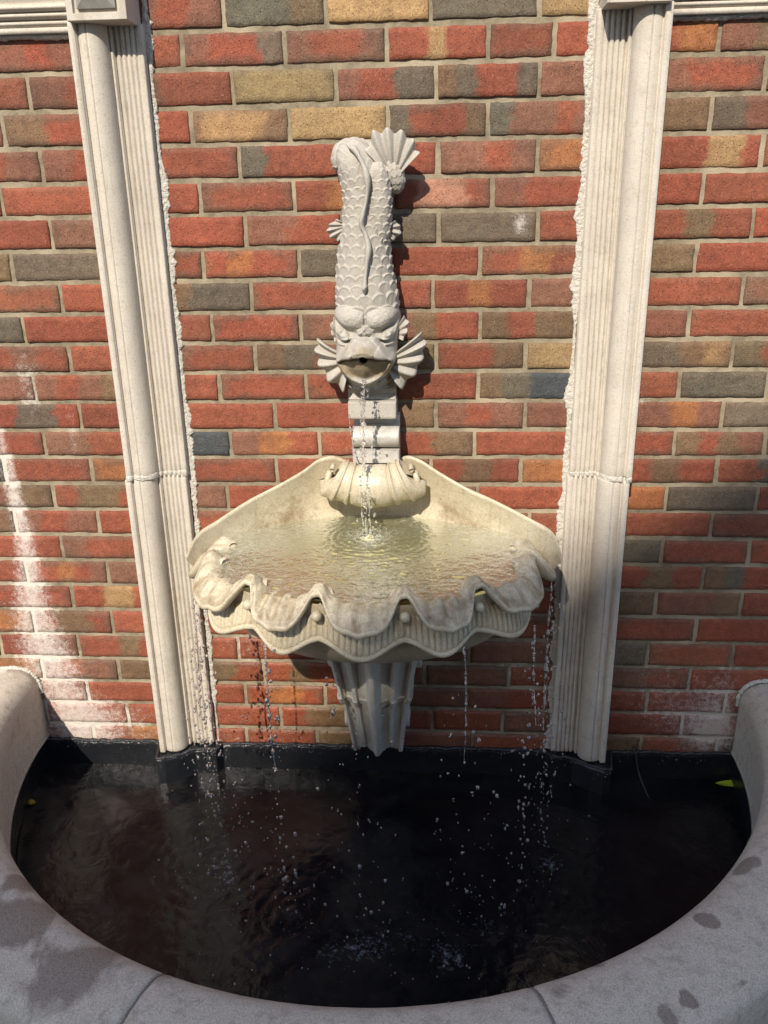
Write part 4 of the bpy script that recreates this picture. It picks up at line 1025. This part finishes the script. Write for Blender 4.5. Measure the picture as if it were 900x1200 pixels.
# loose drops in the air and on the bricks: too many to count
mb = MB()
src = [(-96, 120), (-88, 70), (-60, 80), (-40, 22), (-28, 60), (-8, 20), (0, 26), (10, 18), (28, 34), (38, 26), (58, 46), (75, 30), (97, 90)]
for adeg, s_ in ((97, .003), (-96, .004), (58, .004), (-28, .005)):
    c = bowl_pt(np.array([R(adeg)]), .066, 0)[0]; z = -1.12
    while z > PWZ + .01:
        add_drop(mb, c[0] + rng.normal(0, s_), c[1] - .012 + rng.normal(0, s_), z, .0016 + .0024 * rng.random() ** 2, 1.1 + .5 * rng.random()); z -= .008 + .018 * rng.random() * (1 + (-1.12 - z))
for adeg, n in src:
    c = bowl_pt(np.array([R(adeg)]), .066, 0)[0]
    for i in range(n):
        f = rng.random() ** .75; z = -1.12 - f * (1.745 - 1.12)
        sp = .006 + .030 * f
        x, y = c[0] + rng.normal(0, sp), c[1] - .012 + rng.normal(0, sp * .8)
        if z < PWZ + .003: continue
        r_d = .0010 + .0030 * rng.random() ** 3.0
        add_drop(mb, x, y, z, r_d, 1 + .9 * rng.random())
        for q in range(int(rng.integers(0, 3))): add_drop(mb, x + rng.normal(0, r_d * .8), y + rng.normal(0, r_d * .6), z + rng.normal(0, r_d * 1.5), r_d * rng.uniform(.4, .8), 1.2)
for i in range(170):        # splash above the pool
    a, b, am = IMP[int(rng.integers(len(IMP)))]
    add_drop(mb, a + rng.normal(0, .07), min(-.06, b + rng.normal(0, .08)), PWZ + abs(rng.normal(0, .045)) + .003, .0009 + .0018 * rng.random() ** 2)
for i in range(150):        # spatter stuck to the liner
    x = rng.uniform(-1.0, .72); yb = float(bulge(np.array([x]))[0])
    add_drop(mb, x, -yb - .006 - .002 * rng.random(), -1.675 - abs(rng.normal(0, .012)), .0007 + .0012 * rng.random())
tag(mb.build('water_drops', M['drop']), 'scattered water drops falling from the basin into the pool', 'water drops', kind='stuff')

# ------------------------------------------------------------------ leaves and twig
def leaf(name, x, y, z, L_, W_, ang, col, label, fold=.15):
    u = np.linspace(0, 1, 26); v = np.linspace(-1, 1, 9); U, V_ = np.meshgrid(u, v, indexing='ij')
    ww = W_ * np.sin(math.pi * U ** .85) ** .8; a = U * L_; b = V_ * ww / 2
    zz = z + .004 * np.abs(V_) * fold * 4 + .0025 * np.sin(U * 5) + .0008
    c_, s_ = math.cos(ang), math.sin(ang)
    top = np.stack([x + c_ * a - s_ * b, y + s_ * a + c_ * b, zz], -1); bot = top.copy(); bot[..., 2] -= .0006
    root = empty(name, (x, y, z)); tag(root, label, 'leaf')
    mb = MB(); mb.grid(top, flip=True); mb.grid(bot)
    mb.build('blade', mat_plain(name + '_green', col, .4, 60, .2, .2, .001), root)
    mb = MB(); mb.tube([(x + c_ * q, y + s_ * q, z + .0018) for q in np.linspace(-.012, L_ * .95, 12)], np.linspace(.0009, .0004, 12), 6)
    mb.build('stalk', mat_plain(name + '_stalk', tuple(.8 * q for q in col), .5), root)
leaf('floating_leaf', .790, -.045, PWZ + .003, -.074, .026, R(-8), (.34, .42, .02), 'yellow-green leaf floating by the right end of the coping')
leaf('fallen_leaf', -1.040, -.185, PWZ + .001, .022, .020, R(20), (.20, .15, .01), 'small yellow leaf floating in the dark left corner of the pool')
mb = MB(); mb.tube(catmull([(.513, -.018, -1.655), (.515, -.030, -1.69), (.522, -.05, -1.72), (.533, -.085, -1.743), (.540, -.11, -1.746)], 30), np.linspace(.0022, .001, 30), 7)
mb.tube(catmull([(.505, -.012, -1.652), (.512, -.022, -1.668), (.519, -.016, -1.66)], 12), .003, 7)
tag(mb.build('twig', mat_plain('dark_twig', (.035, .03, .025), .5)), 'thin dark twig hanging over the liner into the water', 'twig')

# ------------------------------------------------------------------ made-up house, unseen behind the viewer, added so its gable shades the lower right
D_ = 15.0
def shade_pt(X, Z): return np.array([X + SUN.x / -SUN.y * D_, -D_, Z + SUN.z / -SUN.y * D_])
a = shade_pt(.45, -1.055); sl = .77
xl = a[0] - 7.0; zl = a[2] - 7.0 * sl; xr = a[0] + 3.6; zr = a[2] + 3.6 * sl; xe = xr + (zr - zl) / sl
house = empty('added_shade_house', (xr, -D_, -1.95)); tag(house, 'made-up gabled house, unseen behind the viewer, added to shade the lower right', 'house')
hw_m = mat_plain('house_wall', lin(150, 96, 78, .8), .9, 6, .4)
mb = MB()
n5 = [(xl + .3, zl - .02), (xl + .3, -1.95), (xe - .3, -1.95), (xe - .3, zl - .02), (xr, zr - .25)]
F_ = [(x, -D_ - .25, z) for x, z in n5]; B_ = [(x, -D_ - 9, z) for x, z in n5]
mb.add(F_ + B_, [(0, 1, 2, 3, 4), (9, 8, 7, 6, 5), (0, 5, 6, 1), (2, 7, 8, 3), (1, 6, 7, 2)]); mb.build('wall', hw_m, house, smooth=False)
mb = MB()
for (p0, p1) in (((xl, zl), (xr, zr)), ((xr, zr), (xe, zl))):
    nx2, nz2 = -(p1[1] - p0[1]), (p1[0] - p0[0]); L2 = math.hypot(nx2, nz2); nx2 /= L2; nz2 /= L2
    V8 = [(p0[0], -D_, p0[1]), (p1[0], -D_, p1[1]), (p1[0] - nx2 * .2, -D_, p1[1] - nz2 * .2), (p0[0] - nx2 * .2, -D_, p0[1] - nz2 * .2)]
    V8 += [(x, -D_ - 9.3, z) for x, y, z in V8]
    mb.add(V8, [(0, 1, 2, 3), (7, 6, 5, 4), (0, 4, 5, 1), (1, 5, 6, 2), (2, 6, 7, 3), (3, 7, 4, 0)])
mb.build('roof', mat_plain('roof_slate', (.08, .08, .09), .8, 5, .3), house, smooth=False)
for i in range(3):
    for zz in (-.9, 2.0):
        x = xr - 4 + i * 3.4; mb = MB()
        for (x0, x1, z0, z1) in ((x, x + 1.1, zz, zz + .07), (x, x + 1.1, zz + 1.43, zz + 1.5), (x, x + .07, zz + .07, zz + 1.43), (x + 1.03, x + 1.1, zz + .07, zz + 1.43)): mb.box(x0, x1, -D_ - .24, -D_ - .18, z0, z1)
        wf = mb.build('window', mat_plain('white_frame', (.7, .7, .68), .5) if i == 0 and zz < 0 else bpy.data.materials['white_frame'], house, smooth=False)
        mb = MB(); mb.box(x + .07, x + 1.03, -D_ - .235, -D_ - .215, zz + .07, zz + 1.43); mb.build('pane', mat_plain('window_glass', (.03, .035, .04), .08), wf, smooth=False)
